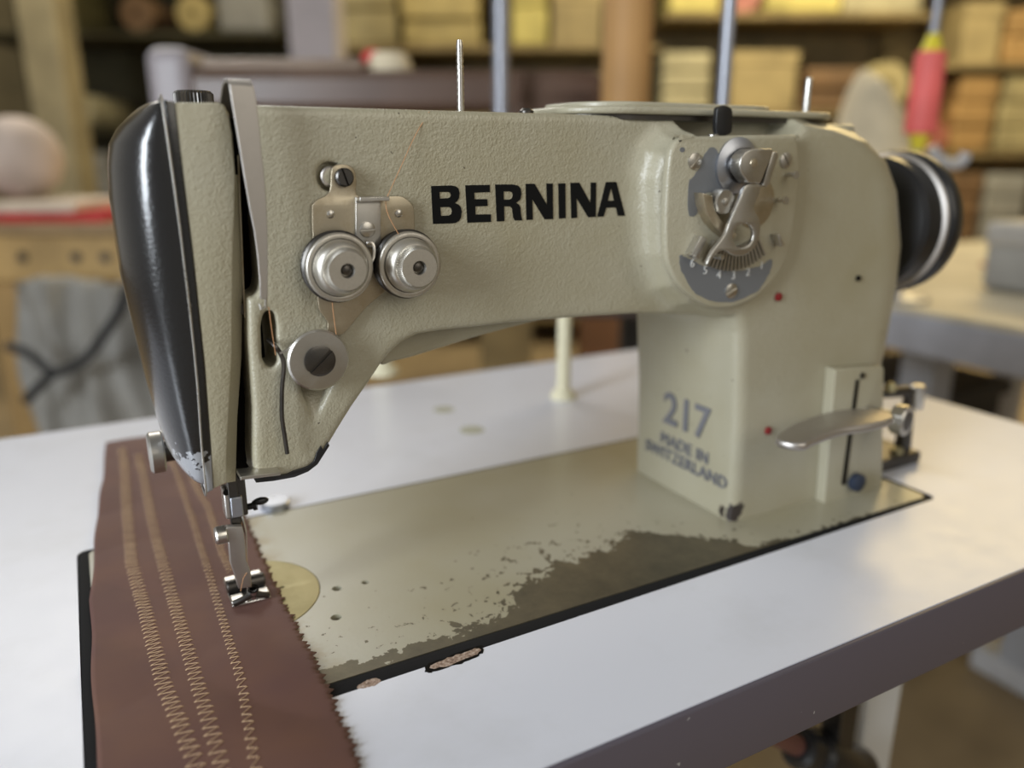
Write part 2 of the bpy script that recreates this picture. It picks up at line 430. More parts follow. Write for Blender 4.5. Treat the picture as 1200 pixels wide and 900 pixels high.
def casting():
    h = .12; x0, x1, y0, y1, z0, z1 = 5.2, 48.6, 29.7, 42.0, -.35, 23.9
    xs = np.arange(x0, x1, h, dtype=np.float32); ys = np.arange(y0, y1, h, dtype=np.float32); zs = np.arange(z0, z1, h, dtype=np.float32)
    X2, Z2 = np.meshgrid(xs, zs, indexing='ij')
    Y = ys[None, :, None]
    def e(d2, a, b, r): return extr(d2[:, None, :], Y, a, b, r)
    A = XZ([(300,112)], 33)
    armp = [(6.55, 23.12), (20, 23.1), (30, 23.05), (41, 22.95), (41, 12.9), (27, 12.95)]
    armp += XZ([(745,368.5),(680,372.5),(600,379),(560,384),(520,388),(490,393),(472,402),(458,415),(447,429),(432,452),(415,476),(400,500),(388,520),(380,533),(372,543),(361,551),(345,557.5),(320,562),(300,564),(297,540),(297,480),(291,400),(290,348),(298,348),(304,342),(306,330)], 33)
    a2 = poly_sdf(X2, Z2, armp)
    D = e(a2, 33.0, 41.2, .32)
    gus = XZ([(447,430),(462,424),(480,420),(520,407.5),(560,395),(600,384),(640,374.5),(680,371.5)], 34.4)+[(24, 15), (12, 15)]
    D = np.minimum(D, e(poly_sdf(X2, Z2, gus), 34.4, 41.0, .15))
    # soft highlight bulge where the arm steps out to the dial housing
    box = [(25.4, 20.2), (25.75, 21.3), (26.5, 22.0), (27.6, 22.3), (34.3, 22.4), (35.2, 22.95), (48, 22.95), (48.5, -.6), (32.2, -.6), (31.95, 6.6), (31.5, 11.6), (31.2, 12.6)]
    box += XZ([(852,372),(830,366),(810,359),(790,338),(778,300),(775,250)], 31.4)
    b2 = poly_sdf(X2, Z2, box)
    wy = np.maximum(31.4-Y, Y-41.3)
    rr = .8
    q1 = b2[:, None, :]+rr; q2 = wy+rr
    B = np.minimum(np.maximum(q1, q2), 0)+np.sqrt(np.maximum(q1, 0)**2+np.maximum(q2, 0)**2)-rr
    # plan outline of the right-hand end
    zz = np.array([-1, 4, 7.5, 9.8, 12.5, 15.7, 19.1, 20.8, 22.0, 22.6, 22.95, 24])
    xc = np.array([44.3, 44.4, 44.7, 45.1, 45.5, 45.4, 44.3, 43.0, 40.9, 38.6, 35.5, 34.5])
    R = np.interp(zs, [0, 6, 12, 24], [2.2, 3.0, 4.6, 4.6]).astype(np.float32)[None, None, :]
    xe = np.interp(zs, zz, xc).astype(np.float32)[None, None, :]+.43*R
    X3 = xs[:, None, None]
    cxm, hx = 10.0, None
    qx = X3-(xe-R); qy = np.abs(Y-36.35)-(4.95-R)
    P = np.minimum(np.maximum(qx, qy), 0)+np.sqrt(np.maximum(qx, 0)**2+np.maximum(qy, 0)**2)-R
    B = smax(B, P, .5)
    D = smin(D, B, 1.25)
    # notch beside the lid, thread slots, groove
    D = smax(D, -e(poly_sdf(X2, Z2, [(27.3, 24.5), (27.3, 22.9), (27.95, 22.03), (34.3, 22.03), (35.1, 22.75), (35.2, 24.5)]), 30.2, 34.0, .1), .12)
    D = smax(D, -e(poly_sdf(X2, Z2, XZ([(309,368),(316,363),(322,367),(325,380),(326,425),(321,432),(313,430),(308,420),(306,385)], 33)), 31, 35.2, .05), .15)
    gx, gz = onY(372, 452, 33); tx, tz = onY(369, 492, 33)
    t = np.clip((gz-Z2)/(gz-tz), 0, 1); wdt = .62*(1-t)+.05
    gr = np.maximum(np.abs(X2-(gx+(tx-gx)*t))-wdt, np.maximum(Z2-gz-.5, tz-Z2))
    D = smax(D, -np.maximum(gr[:, None, :], Y-(33.0+.75*(1-t[:, None, :]))), .25)
    # round boss recess at the tension plate screw
    cx, cz = onY(388, 207, 33)
    dd = np.sqrt((X2-cx)**2+(Z2-cz)**2)
    D = np.maximum(D, -np.maximum(np.abs(dd-.5)[:, None, :]-.09, Y-33.5))
    V, Fq = surface_nets(D.astype(np.float32), x0, y0, z0, h)
    return V, Fq

# ================================================================== SEWING MACHINE
machine = empty('sewing_machine', (24, 37, 0), 0,
    'old cream enamelled industrial sewing machine with black head cap, set into the white table', 'sewing machine')
V, Fq = casting()
def fastmesh(name, V, Fq, m, parent):
    me = bpy.data.meshes.new(name)
    me.vertices.add(len(V)); me.vertices.foreach_set('co', (V*S).astype(np.float32).ravel())
    me.loops.add(Fq.size); me.loops.foreach_set('vertex_index', Fq.astype(np.int32).ravel())
    me.polygons.add(len(Fq)); me.polygons.foreach_set('loop_start', np.arange(0, Fq.size, 4, dtype=np.int32))
    me.update(calc_edges=True); me.validate()
    me.polygons.foreach_set('use_smooth', np.ones(len(me.polygons), bool)); me.update()
    bm = bmesh.new(); bm.from_mesh(me)
    bmesh.ops.recalc_face_normals(bm, faces=bm.faces)
    bm.to_mesh(me); bm.free()
    me.materials.append(M[m])
    o = bpy.data.objects.new(name, me); COL.objects.link(o); o.parent = parent
    o.matrix_parent_inverse = Matrix.Translation(machine.location).inverted()
    sm = o.modifiers.new('smooth', 'SMOOTH'); sm.factor = .5; sm.iterations = 3
    return o
arm = fastmesh('arm_casting', V, Fq, 'cream', machine)

# ---- bed plate with bored holes, worn front edge
bound = [onZ(*p) for p in [(377,780),(433,777),(467,763),(533,740),(593,720),(612,690),(660,655),(700,648),(736,623),(793,627),(840,632),(897,638),(940,632),(983,614),(1048,597),(1083,584)]]
bound = [(-0.01, bound[0][1]+.3)]+bound
bound = sorted([(max(x, 0.0), y) for x, y in bound])
M['bed'] = bed_mat(bound)
holes = [(onZ(395,690), .26), (onZ(428,683), .2), (onZ(394,724), .27), (onZ(325,590), .15)]
def rrect(x0, x1, y0, y1, r, n=6):
    out = []
    for cx, cy, a0 in ((x1-r, y0+r, -90), (x1-r, y1-r, 0), (x0+r, y1-r, 90), (x0+r, y0+r, 180)):
        for k in range(n+1):
            a = math.radians(a0+90*k/n); out.append((cx+r*math.cos(a), cy+r*math.sin(a)))
    return out
NP = (4.9, 37.0, 3.7)
bed = plate('bed_plate', [rrect(-1.75, 46.05, 28.4, 46.1, .5)]+[circle(c[0], c[1], r, 24) for c, r in holes]+[circle(NP[0], NP[1], NP[2]+.04, 64)], -1.0, .03, 'bed', machine, axis='z', bevel=0.0, smooth=False)
MB().box(-1.6, 45.9, 29.0, 46.0, -1.3, -.9).build('bed_underside', 'void', bed)
nh = onZ(331, 689)
plate('needle_plate', [circle(NP[0], NP[1], NP[2], 72), circle(nh[0], nh[1], .11, 14)], -.3, .05, 'brass', machine, axis='z', bevel=.015)
# bed gasket (black frame in the table cut-out)
plate('bed_gasket', [[(x, y+max(0, (x-15)/32)*.55 if y < 35 else y) for x, y in rrect(-2.3, 46.45, 27.45, 46.3, .6)], rrect(-1.77, 46.07, 28.38, 46.12, .5)], -1.0, .015, 'black', machine, axis='z', bevel=.03)
hx, hy = onZ(327, 600)
MB().lathe([(.9, -.2), (.9, .35), (.8, .45)], (hx, 47.0, 0), (0, 0, 1), 24).build('bed_hinge', 'zinc', machine, smooth=True)

# ---- black end cap of the head
def endcap():
    # silhouette bulge of the cap against height, read as x of its outer wall
    sil = [(150,119.5),(142,130),(131,148),(127,165),(126.5,205),(131,255),(137,292),(142,325),(160,400),(172,450),(187,500),(200,540),(209,560),(222,574),(236,578)]
    YB = 36.6
    pr_ = sorted([(onY(a, b, YB)[1], onY(a, b, YB)[0]) for a, b in sil])
    # front seam
    seam = sorted([(onY(a, b, 33)[1], onY(a, b, 33)[0]) for a, b in [(191,118),(203,205),(216,305),(230,430),(237,525),(242,577)]])
    zs = [7.85, 8.0, 8.3, 8.8, 9.5, 10.5, 12, 13.5, 15, 16.5, 18, 19.5, 20.8, 21.7, 22.3, 22.7, 22.95, 23.1, 23.16]
    nth = 36; V = []; Fc = []
    zt, zb = 23.18, 7.8
    for z in zs:
        xs_ = float(np.interp(z, [q[0] for q in seam], [q[1] for q in seam]))
        xl = float(np.interp(z, [q[0] for q in pr_], [q[1] for q in pr_]))
        bulge = max(xs_-xl, .12)*1.0
        u = 1.0
        if z > 21.2: u = math.sqrt(max(0, 1-((z-21.2)/(zt-21.2))**2.0))
        if z < 9.3: u = min(u, math.sqrt(max(0, 1-((9.3-z)/(9.3-zb))**2.4)))
        bulge = max(.35, 2.25 if 0 else bulge)
        bl = .3+(bulge-.3)*max(u, .02)
        inset = .55*(1-u)
        for k in range(nth+1):
            th = math.pi*k/nth; c_, s_ = math.cos(th), math.sin(th)
            y = 37.05-(4.02-inset)*math.copysign(abs(c_)**.82, c_)
            x = xs_-.0-bl*abs(s_)**.82
            V.append((x, y, z))
    w = nth+1
    for i in range(len(zs)-1):
        for k in range(nth): Fc.append((i*w+k, i*w+k+1, (i+1)*w+k+1, (i+1)*w+k))
    Fc.append(tuple(range(w))); Fc.append(tuple((len(zs)-1)*w+k for k in range(w))[::-1])
    Fc.append(tuple([i*w for i in range(len(zs))]+[i*w+nth for i in reversed(range(len(zs)))]))
    cap = build('end_cap', V, Fc, 'black_enamel', machine, smooth=True, angle=55)
    # raised bead + black band behind it
    beadl = XZ([(190,117),(203,205),(216,305),(230,430),(237,525),(242,579)], 33)
    mb = MB()
    ring = []
    pts = [(x-.02, 32.96, z) for x, z in beadl]
    mb.tube(catmull([(beadl[0][0], 39, 23.2), (beadl[0][0], 34.2, 23.22), (beadl[0][0], 33.15, 23.15)]+pts[1:]+[(pts[-1][0], 34.5, pts[-1][2])], 5), .045, 8)
    mb.build('bead', 'nickel', cap, smooth=True)
    bl = XZ([(192,116.5),(203,205),(216,305),(230,430),(237,525),(242,578)], 33)
    br = XZ([(205,119),(214,200),(227,305),(240,430),(247,525),(250,574)], 33)
    plate('band', [bl+br[::-1]], 32.98, 41.1, 'black_enamel', cap, bevel=.05)
    return cap
cap = endcap()
# ---- grey face cover between cap and needle channel
lft = XZ([(204,120),(214,200),(227,305),(240,430),(247,525),(250,573)], 33)
rgt = XZ([(256,120),(263,123),(268,134),(272,157),(276,205),(275,250),(273,300),(272,420),(268,490),(266,530),(266,566)], 33)
cov = plate('face_cover', [lft+rgt[::-1]], 33.0, 41.1, 'cream_plain', machine, bevel=.06)
# bevelled flank of the face cover that turns into the channel
v = []; f = []
fl0 = XZ([(276,205),(275,250),(273,300),(272,420),(268,490),(266,566)], 33)
fl1 = XZ([(281,205),(284,250),(286,300),(284,420),(279,490),(277,566)], 33.6)
for (a, b), (c, d) in zip(fl0, fl1): v += [(a-.04, 33.03, b), (c, 33.8, d)]
for (a, b) in fl0: v += [(a-.1, 34.6, b)]
n = len(fl0)
for i in range(n-1):
    f += [(2*i, 2*i+1, 2*i+3, 2*i+2), (2*i+1, 2*n+i, 2*n+i+1, 2*i+3)]
build('cover_flank', v, f, 'cream_plain', cov, smooth=True)
MB().box(3.9, 6.6, 34.9, 41.0, 7.95, 22.9).box(5.0, 6.95, 35.3, 38.2, 7.05, 8.2).build('channel_shade_backing', 'void', machine)  # black backing boxes stand in for the shade inside the needle channel
MB().tube([(*onY(279,182,33.4)[:1], 33.4, onY(279,182,33.4)[1]), (onY(287,372,33.6)[0], 33.6, onY(287,372,33.6)[1])], .03, 6).build('channel_wire', 'bronzed', machine)
MB().lathe([(.22, 0), (.22, .5)], (onY(283,361,34)[0], 34.2, onY(283,361,34)[1]), (0,-1,0), 16).build('channel_screw', 'darksteel', machine, smooth=True)
# finger guard clip at the head bottom
gx = XZ([(279,553),(325,548),(325,551.5),(279,557)], 32.9)
plate('thread_guide_clip', [gx], 32.3, 33.3, 'steel', machine, bevel=.02)
# chipped black lower lip of the arm
lip = XZ([(298,561),(318,558),(336,556),(343,552),(353,549),(362,546),(368,540),(371,530),(376,522),(379,528),(384,518),(386,522),(372,544),(361,552.5),(345,559),(320,563.5),(300,565.5)], 32.97)
plate('chipped_lip', [lip], 32.93, 34.5, 'blackgloss', machine, bevel=.02)

# ---- take-up lever guard: bent strip over the top of the head
def strip(name, rows, thick, m, parent):
    """rows: (left point, right point); thickness added away from the front"""
    V = []; Fc = []; n = len(rows)
    for i, (a, b) in enumerate(rows):
        a = Vector(a); b = Vector(b); j0 = max(i-1, 0); j1 = min(i+1, n-1)
        t = (Vector(rows[j1][0])-Vector(rows[j0][0])).normalized(); w = (b-a).normalized(); nn = t.cross(w).normalized()
        V += [a, b, b+nn*thick, a+nn*thick]
    for i in range(n-1):
        o = 4*i
        for k in range(4): Fc.append((o+k, o+(k+1) % 4, o+4+(k+1) % 4, o+4+k))
    Fc += [(0,1,2,3), tuple(4*(n-1)+k for k in (3,2,1,0))]
    return build(name, V, Fc, m, parent, smooth=True, bevel=.025)
rows = []
YL = 32.2
def rowp(l, r, y):
    a = onY(l[0], l[1], y); b = onY(r[0], r[1], y); return ((a[0], y, a[1]), (b[0], y, b[1]))
tl, tr = rowp((267,97), (294,98.5), YL)
x_l, x_r, zt = tl[0], tr[0], tl[2]
for y, dz in ((36.8, -2.5), (35.2, -1.35), (34.2, -.55), (33.5, -.1), (33.0, .05)):
    rows.append(((x_l, y, zt+dz), (x_r, y, zt+dz)))
rows += [rowp((266.5,96.5), (294,97.8), YL+.25), rowp((268,101), (296.5,103), YL)]
for l, r in [((271,120),(300,120)), ((276,150),(303.5,150)), ((281,180),(306,180)), ((285,205),(309,205)), ((291,240),(311.5,240)), ((297,270),(312.8,270)), ((301,300),(313.2,300)), ((303.5,330),(313.2,330)), ((304.5,350),(312.6,350))]:
    rows.append(rowp(l, r, YL))
lever = strip('take_up_lever_guard', rows, .14, 'satin', machine)
e0 = onY(305, 360, YL)
MB().tube([(e0[0]+.27, YL, e0[1]+.5), (e0[0]+.2, YL-.05, e0[1]), (e0[0], YL-.1, e0[1]-.05), (e0[0]-.03, YL-.05, e0[1]+.15)], .06, 8).build('thread_eyelet', 'nickel', lever, smooth=True)
# knurled knob on top of the head
mb = MB(); kc = (5.2, 38.0, 22.9)
prof = []
n = 36; vv = []; ff = []
for lvl, z in enumerate((0, .85, .97)):
    for k in range(2*n):
        a = math.pi*k/n; r = (.82 if k % 2 else .76) if lvl < 2 else .7
        vv.append((kc[0]+r*math.cos(a), kc[1]+r*math.sin(a), kc[2]+z))
for i in range(2):
    for k in range(2*n): ff.append((i*2*n+k, i*2*n+(k+1) % (2*n), (i+1)*2*n+(k+1) % (2*n), (i+1)*2*n+k))
ff.append(tuple(4*n+k for k in range(2*n)))
kb = build('pressure_knob', vv, ff, 'darksteel', machine)
# presser-bar thumb screw on the far left of the cap
kx, kz = onY(183, 530, 40)
mb = MB(); mb.lathe([(.05, 0), (.9, .02), (1.02, .12), (1.02, .62), (.95, .7), (.5, .72)], (kx-.35, 40, kz), (1, 0, 0), 40); ts = mb.build('thumb_screw', 'steel', machine, smooth=True)
MB().lathe([(.55, 0), (.55, 2.6)], (kx+.3, 40, kz), (1, 0, 0), 20).build('screw_shank', 'darksteel', ts, smooth=True)

# ---- tension assembly on the arm
YP = 32.75
tp = XZ(catmull([(389,198),(394,193.5),(403,192.5),(411,195),(416,201),(418,212),(418,228),(430,230.5),(455,230),(470,230),(480,236),(485.5,246),(486,274),(486,300),(470,325),(452,341),(432,358),(416,376),(404,390),(394,394),(387,392),(384,385),(384,378),(379,370),(374,362),(372,344),(371,320),(367,285),(366,246),(367,239),(372,234),(382,229),(387,222),(388,210)], 3, True), YP)
tplate = plate('tension_plate', [tp], YP, 32.95, 'bronzed', machine, bevel=.04)
for p in ((388,251), (468,250)):
    a, b = onY(*p, YP-.1); MB().lathe([(.17, 0), (.16, .08), (.08, .13)], (a, YP, b), (0,-1,0), 20).build('rivet', 'nickel', tplate, smooth=True)
a, b = onY(388, 207, 33); MB().lathe([(.42, 0), (.42, .22), (.36, .28)], (a, 33.3, b), (0,-1,0), 28).build('eccentric_boss', 'satin', tplate, smooth=True)
a, b = onY(404.5, 208, 32.5); screw('plate_screw', (a, YP, b), .38, .28, 'darksteel', tplate, ang=1.9)
bk = plate('guide_bracket', [XZ([(416.5,231),(446,233),(446,283),(443,290),(419,290),(416.5,283)], 32.6)], 32.55, 32.75, 'steel', tplate, bevel=.03)
MB().box(*sorted((onY(417,230,32.6)[0], onY(452,231,32.6)[0])), 32.1, 32.75, onY(417,236,32.4)[1], onY(417,231,32.4)[1]).build('bracket_flange', 'nickel', bk, bevel=.03)
a, b = onY(430.5, 269, 32.5); screw('bracket_screw', (a, 32.55, b), .33, .14, 'steel', bk, ang=0.0)
hk = [onY(*p, 32.3) for p in [(430,288),(431,285),(435,285),(437,290),(436,300),(433,306)]]
MB().tube(catmull([(x, 32.3-.05*i, z) for i, (x, z) in enumerate(hk)], 5), .08, 8).build('wire_hook', 'nickel', tplate, smooth=True)
def tension(base_px, name, label=None):
    a, b = onY(*base_px, YP)
    t = MB(); t.lathe([(.5, 0), (1.42, .02), (1.46, .1), (1.40, .2), (1.1, .26), (1.1, .34), (1.42, .42), (1.5, .5), (1.42, .58), (.9, .66)], (a, YP, b), (0,-1,0), 56)
    d = t.build('tension_discs', 'darksteel', machine, smooth=True)
    # knurled nut: dished collar, knurled cone, hollow face
    MB().lathe([(1.2, .0), (1.36, .0), (1.42, .05), (1.42, .2), (1.34, .27), (1.2, .24), (1.17, .05), (1.17, .3), (1.16, .42), (1.08, .6), (.95, .8), (.8, .82)], (a, YP-.62, b), (0,-1,0), 56).build('collar', 'nut', d, smooth=True, angle=60)
    n = 64; vv = []; ff = []; o = Vector((a, YP-1.48, b))
    lv = [(.93, -.1), (.88, .3), (.78, .38), (.3, .38), (.27, .3), (.25, .0)]
    for i, (r, h_) in enumerate(lv):
        for k in range(2*n):
            an = math.pi*k/n; r2 = r-(.05 if (k % 2 and i < 2) else 0); vv.append((o.x+r2*math.cos(an), o.y-h_, o.z+r2*math.sin(an)))
    for i in range(len(lv)-1):
        for k in range(2*n): ff.append((i*2*n+k, i*2*n+(k+1) % (2*n), (i+1)*2*n+(k+1) % (2*n), (i+1)*2*n+k))
    ff.append(tuple((len(lv)-1)*2*n+k for k in range(2*n)))
    build('tension_nut', vv, ff, 'nut', d, smooth=True, angle=40)
    MB().lathe([(.2, 0), (.2, .22), (.12, .26)], (a, YP-1.5, b), (0,-1,0), 16).build('tension_stud', 'darksteel', d, smooth=True)
    return d
tension((392, 311), 'tension_left')
tension((473, 308), 'tension_right')
# thread guide disc with large slotted screw
a, b = onY(372, 421, 32.6)
gd = MB().lathe([(1.05, 0), (1.15, .05), (1.0, .1), (1.12, .16), (.95, .24), (1.1, .3), (1.05, .4), (1.27, .46), (1.32, .52), (1.32, .6), (1.24, .67), (.6, .69)], (a, 33.0, b), (0,-1,0), 60).build('thread_take_up_disc', 'steel', machine, smooth=True)
screw('centre_screw', (a+.02, 32.32, b), .66, .16, 'darksteel', gd, ang=.72)
w = [onY(*p, 32.55) for p in [(318,402),(322,405),(328,413),(332,422),(333,432),(331,452),(330.5,475),(331,492),(334,512),(337,532)]]
MB().tube(catmull([(x, 32.6-(.0 if i else -.6), z) for i, (x, z) in enumerate(w)], 5), .095, 8).build('check_spring', 'darksteel', machine, smooth=True)
w = [onY(*p, 32.5) for p in [(328,414),(337,410),(345,402),(356,394)]]
MB().tube(catmull([(x, 32.5, z) for x, z in w], 4), .05, 6).build('spring_end', 'steel', machine, smooth=True)

# ---- brand lettering on the arm
def lx(p): return (480+p[0]/4.2857, 190+p[1]/4.2857)
LET = {
 'B': [[(108,120),(205,117),(230,121),(245,132),(251,155),(248,180),(240,195),(228,205),(245,213),(257,226),(262,250),(258,278),(248,296),(228,306),(200,308),(118,310)], [(150,150),(192,149),(203,153),(208,165),(204,176),(194,181),(152,183)], [(154,226),(198,225),(209,231),(213,247),(209,261),(198,268),(158,270)]],
 'E': [[(280,116),(402,114),(404,150),(325,153),(326,186),(390,186),(392,220),(330,222),(331,263),(408,262),(409,300),(290,304)]],
 'R': [[(430,112),(520,112),(545,118),(558,133),(562,160),(556,188),(535,204),(550,214),(557,230),(559,262),(566,292),(528,293),(520,275),(515,232),(505,222),(475,222),(476,296),(438,298)], [(472,147),(505,147),(516,153),(518,168),(514,181),(503,188),(473,188)]],
 'N': [[(583,109),(627,108),(690,215),(687,107),(719,107),(721,286),(678,287),(616,185),(619,289),(587,290)]],
 'I': [[(747,107),(782,106),(784,281),(750,284)]],
 'N2': [[(808,104),(852,103),(908,205),(910,102),(937,102),(936,275),(897,277),(838,180),(842,279),(812,282)]],
 'A': [[(986,100),(1038,99),(1083,269),(1046,270),(1036,228),(988,229),(975,273),(942,275)], [(1012,128),(1026,193),(996,194)]]}
loops = [XZ([lx(p) for p in lp], 32.985) for L_ in LET.values() for lp in L_]
plate('brand_lettering', loops, 32.975, 33.02, 'ink', arm, smooth=False)

# ---- lettering on the pillar's left face
def text(name, s, size, m, parent, mtx, ext=.012, space=1.0, xs=1.0, off=0.0):
    cu = bpy.data.curves.new(name, 'FONT'); cu.body = s; cu.size = size; cu.extrude = ext; cu.align_x = 'CENTER'; cu.space_character = space; cu.offset = off
    t = bpy.data.objects.new('tmp', cu); COL.objects.link(t)
    me = bpy.data.meshes.new_from_object(t.evaluated_get(bpy.context.evaluated_depsgraph_get()))
    vs = [mtx @ Vector((v.co.x*xs, v.co.y, v.co.z)) for v in me.vertices]; fs = [tuple(p.vertices) for p in me.polygons]
    bpy.data.objects.remove(t); bpy.data.curves.remove(cu); bpy.data.meshes.remove(me)
    return build(name, vs, fs, m, parent)
def facex(px, py, x=32.0):
    y, z = onX(px, py, x); return Vector((x, y, z))
def pillar_text(name, s, l, r, hpx, sz, space=1.0):
    a = facex(*l); b = facex(*r); u = (b-a)
    w = u.length; u.normalize(); v = Vector((0, 0, 1)); nrm = u.cross(v)
    X = {3: 31.33}.get(0, None)
    cu = 1
    c = (a+b)/2
    m4 = Matrix((( -.03*0+u.x, 0, nrm.x, 0), (u.y, 0, nrm.y, 0), (u.z*0, 1, nrm.z, 0), (0,0,0,1)))
    z = c.z; xw = np.interp(z, [0, 6.6, 11.6], [32.2, 31.95, 31.5])-.09
    m4 = Matrix.Translation(Vector((xw, c.y, z))) @ Matrix(((0,0,-1,0), (-1,0,0,0), (0,1,0,0), (0,0,0,1)))
    return text(name, s, sz, 'faded', arm, m4, ext=.07, space=space*1.06, off=(.045 if sz > 2 else 0.0))
pillar_text('model_number', '217', (780,496), (829,513), 0, 2.9, .95)
pillar_text('origin_lettering', 'MADE IN', (780,522), (823,540), 0, 1.1)
pillar_text('origin_lettering', 'SWITZERLAND', (767,533), (837,566), 0, 1.1)

# ---- zigzag dial plate
YD = 30.95
dp = XZ(catmull([(806,160),(928,158),(934,163),(936,175),(937,203),(933,245),(928,278),(920,307),(907,328),(887,348),(863,359),(840,361),(823,356),(800,339),(787,319),(781,295),(781,243),(785,188),(790,170),(797,162)], 4, True), YD)
dial = plate('zigzag_dial_plate', [dp], YD, YD+.5, 'cream_plain', machine, bevel=.16)
# bare metal patches, thin worn areas with their own ragged outline
random.seed(3)
def ragged(pts, amp, n=10):
    c = catmull(pts, n, True); return [(x+random.uniform(-amp, amp), y+random.uniform(-amp, amp)) for x, y in c]
plate('bare_patch', [XZ(ragged([(797,299),(806,303),(830,313),(860,317),(890,312),(903,303),(904,312),(899,325),(888,340),(866,352),(842,354),(824,349),(811,340),(803,325),(797,314)], .7, 5), YD)], YD-.012, YD+.01, 'patch', dial)
plate('bare_patch', [XZ(ragged([(824,184),(832,173),(840,176),(845,188),(848,170),(858,163),(872,164),(878,180),(872,200),(866,226),(850,228),(828,226),(819,235),(817,250),(811,254),(806,248),(807,215),(811,208),(820,196)], .7, 4), YD)], YD-.012, YD+.01, 'patch', dial)
a = XZ(circle(799.5, 175.5, 3), YD); plate('bare_patch', [a], YD-.012, YD+.01, 'patch', dial)
for (px, py), an in (((814.5,189), -.8), ((921,188), .9), ((857,341), -.45)):
    a, b = onY(px, py, YD-.05); screw('dial_screw', (a, YD+.02, b), .4, .13, 'steel', dial, ang=-an)
# sunk dark disc and crescent flange
a, b = onY(884, 236, YD); MB().lathe([(1.35, 0), (1.35, .06), (1.2, .1)], (a, YD, b), (0,-1,0), 48).build('sector_disc', 'bronzed', dial, smooth=True)
cr = catmull([(819,226),(822,243),(829,259),(840,272),(853,281)], 6)
cr2 = catmull([(859,274),(848,265),(838,254),(832,241),(830,229)], 6)
plate('crescent_flange', [XZ(cr+cr2, YD-.4)], YD-.7, YD, 'bronzed', dial, bevel=.04)
kn = onY(843, 236, YD-.4); o = Vector((kn[0], YD, kn[1])); n = 40; vv = []; ff = []
lv = [(.36, 0), (.36, .25), (.62, .27), (.62, .8), (.56, .86), (.18, .86), (.18, .95), (.1, .97)]
for i, (r, h_) in enumerate(lv):
    for k in range(2*n):
        an = math.pi*k/n; r2 = r-(.06 if (k % 2 and i in (2, 3)) else 0); vv.append((o.x+r2*math.cos(an), o.y-h_, o.z+r2*math.sin(an)))
for i in range(len(lv)-1):
    for k in range(2*n): ff.append((i*2*n+k, i*2*n+(k+1) % (2*n), (i+1)*2*n+(k+1) % (2*n), (i+1)*2*n+k))
ff.append(tuple((len(lv)-1)*2*n+k for k in range(2*n)))
build('knurled_stop_knob', vv, ff, 'steel', dial, smooth=True, angle=40)
# hub: large bluish washer, springs, D block
a, b = onY(866, 194, YD-.2)
MB().lathe([(1.3, 0), (1.38, .03), (1.38, .12), (1.05, .3), (.8, .36)], (a, YD, b), (0,-1,0), 56).build('hub_washer', 'zinc', dial, smooth=True)
MB().lathe([(.86, .3), (.86, .5), (.78, .52), (.78, .58), (.86, .6), (.86, .72), (.7, .74), (.7, .9)], (a, YD, b), (0,-1,0), 48).build('hub_spring', 'darksteel', dial, smooth=True)
blk = [(871,208),(867,202),(865.5,194),(867,185),(872,178),(879,174.5),(903,174),(905,177),(891,212),(889,215),(876,214)]
hubb = plate('hub_block', [XZ(blk, YD-1.3)], YD-1.4, YD-.65, 'steel', dial, bevel=.07)
plate('hub_jaw', [XZ([(904,178),(910,178),(911,183),(900,216),(897,219),(892,217)], YD-1.2)], YD-1.3, YD-.6, 'steel', hubb, bevel=.05)
a2, b2 = onY(883, 191, YD-1.4); MB().lathe([(.22, 0), (.2, .06), (.05, .08)], (a2, YD-1.4, b2), (0,-1,0), 20).build('block_pin', 'bronzed', hubb, smooth=True)
# lever with ring and pointer
outer = catmull([(874,216),(890,216),(888,228),(883,240),(884,248),(889,257),(890,268),(888,280),(882,291),(873,298),(862,300),(854,297),(849,293.5),(843,294),(837,299),(827,310),(830,301),(835,292),(842,283),(849,273),(853,262),(858,250),(866,232)], 4, True)
hole = [(869.5+12*math.cos(t)*1.0+3*math.sin(t)*.6, 276-14.5*math.sin(t)) for t in [2*math.pi*k/28 for k in range(28)]]
zl = plate('stitch_width_lever', [XZ(outer, YD-1.1), XZ(hole, YD-1.1)], YD-1.2, YD-.95, 'steel', dial, bevel=.06)
a2, b2 = onY(842, 301, YD-.9); MB().lathe([(.13, 0), (.13, .8)], (a2, YD-.4, b2), (0,-1,0), 14).build('lever_pin', 'nickel', zl, smooth=True)
# studs right of lever
for p, q in (((905,236),(920,235)), ((915,203),(932,205))):
    a2, b2 = onY(*q, YD-.6); MB().lathe([(.12, 0), (.12, .6), (.2, .62), (.2, .7)], (a2, YD, b2), (0,-1,0), 14).build('stop_stud', 'nickel', dial, smooth=True)
# toothed quadrant
cx_, cz_ = onY(862, 226, YD); rr0 = abs(onY(862, 288, YD)[1]-cz_); rr1 = abs(onY(862, 316, YD)[1]-cz_)
mb = MB()
for k in range(18):
    an = math.radians(-34+68*k/17)
    if k == 0: continue
    R = Matrix.Rotation(-an, 3, 'Y')
    x = cx_
    mb.box(x-.06, x+.06, YD-.28, YD, cz_-rr1, cz_-rr0, R, (cx_, 0, cz_))
mb.build('scale_teeth', 'steel', dial)
for p in ([(820,276),(826,280),(816,304),(808,299)], [(909,275),(912,274),(917,287),(914,289)]):
    plate('scale_stop', [XZ(p, YD-.4)], YD-.55, YD, 'nickel', dial, bevel=.03)
for ch, p in zip('654321', [(811,313),(826,321),(842,326),(859,327),(876,323),(892,315)]):
    x, z = onY(*p, YD)
    text('scale_numeral', ch, .6, 'numeral', dial, Matrix.Translation((x, YD-.02, z)) @ Matrix(((1,0,0,0),(0,0,1,0),(0,1,0,0),(0,0,0,1))), ext=.02)
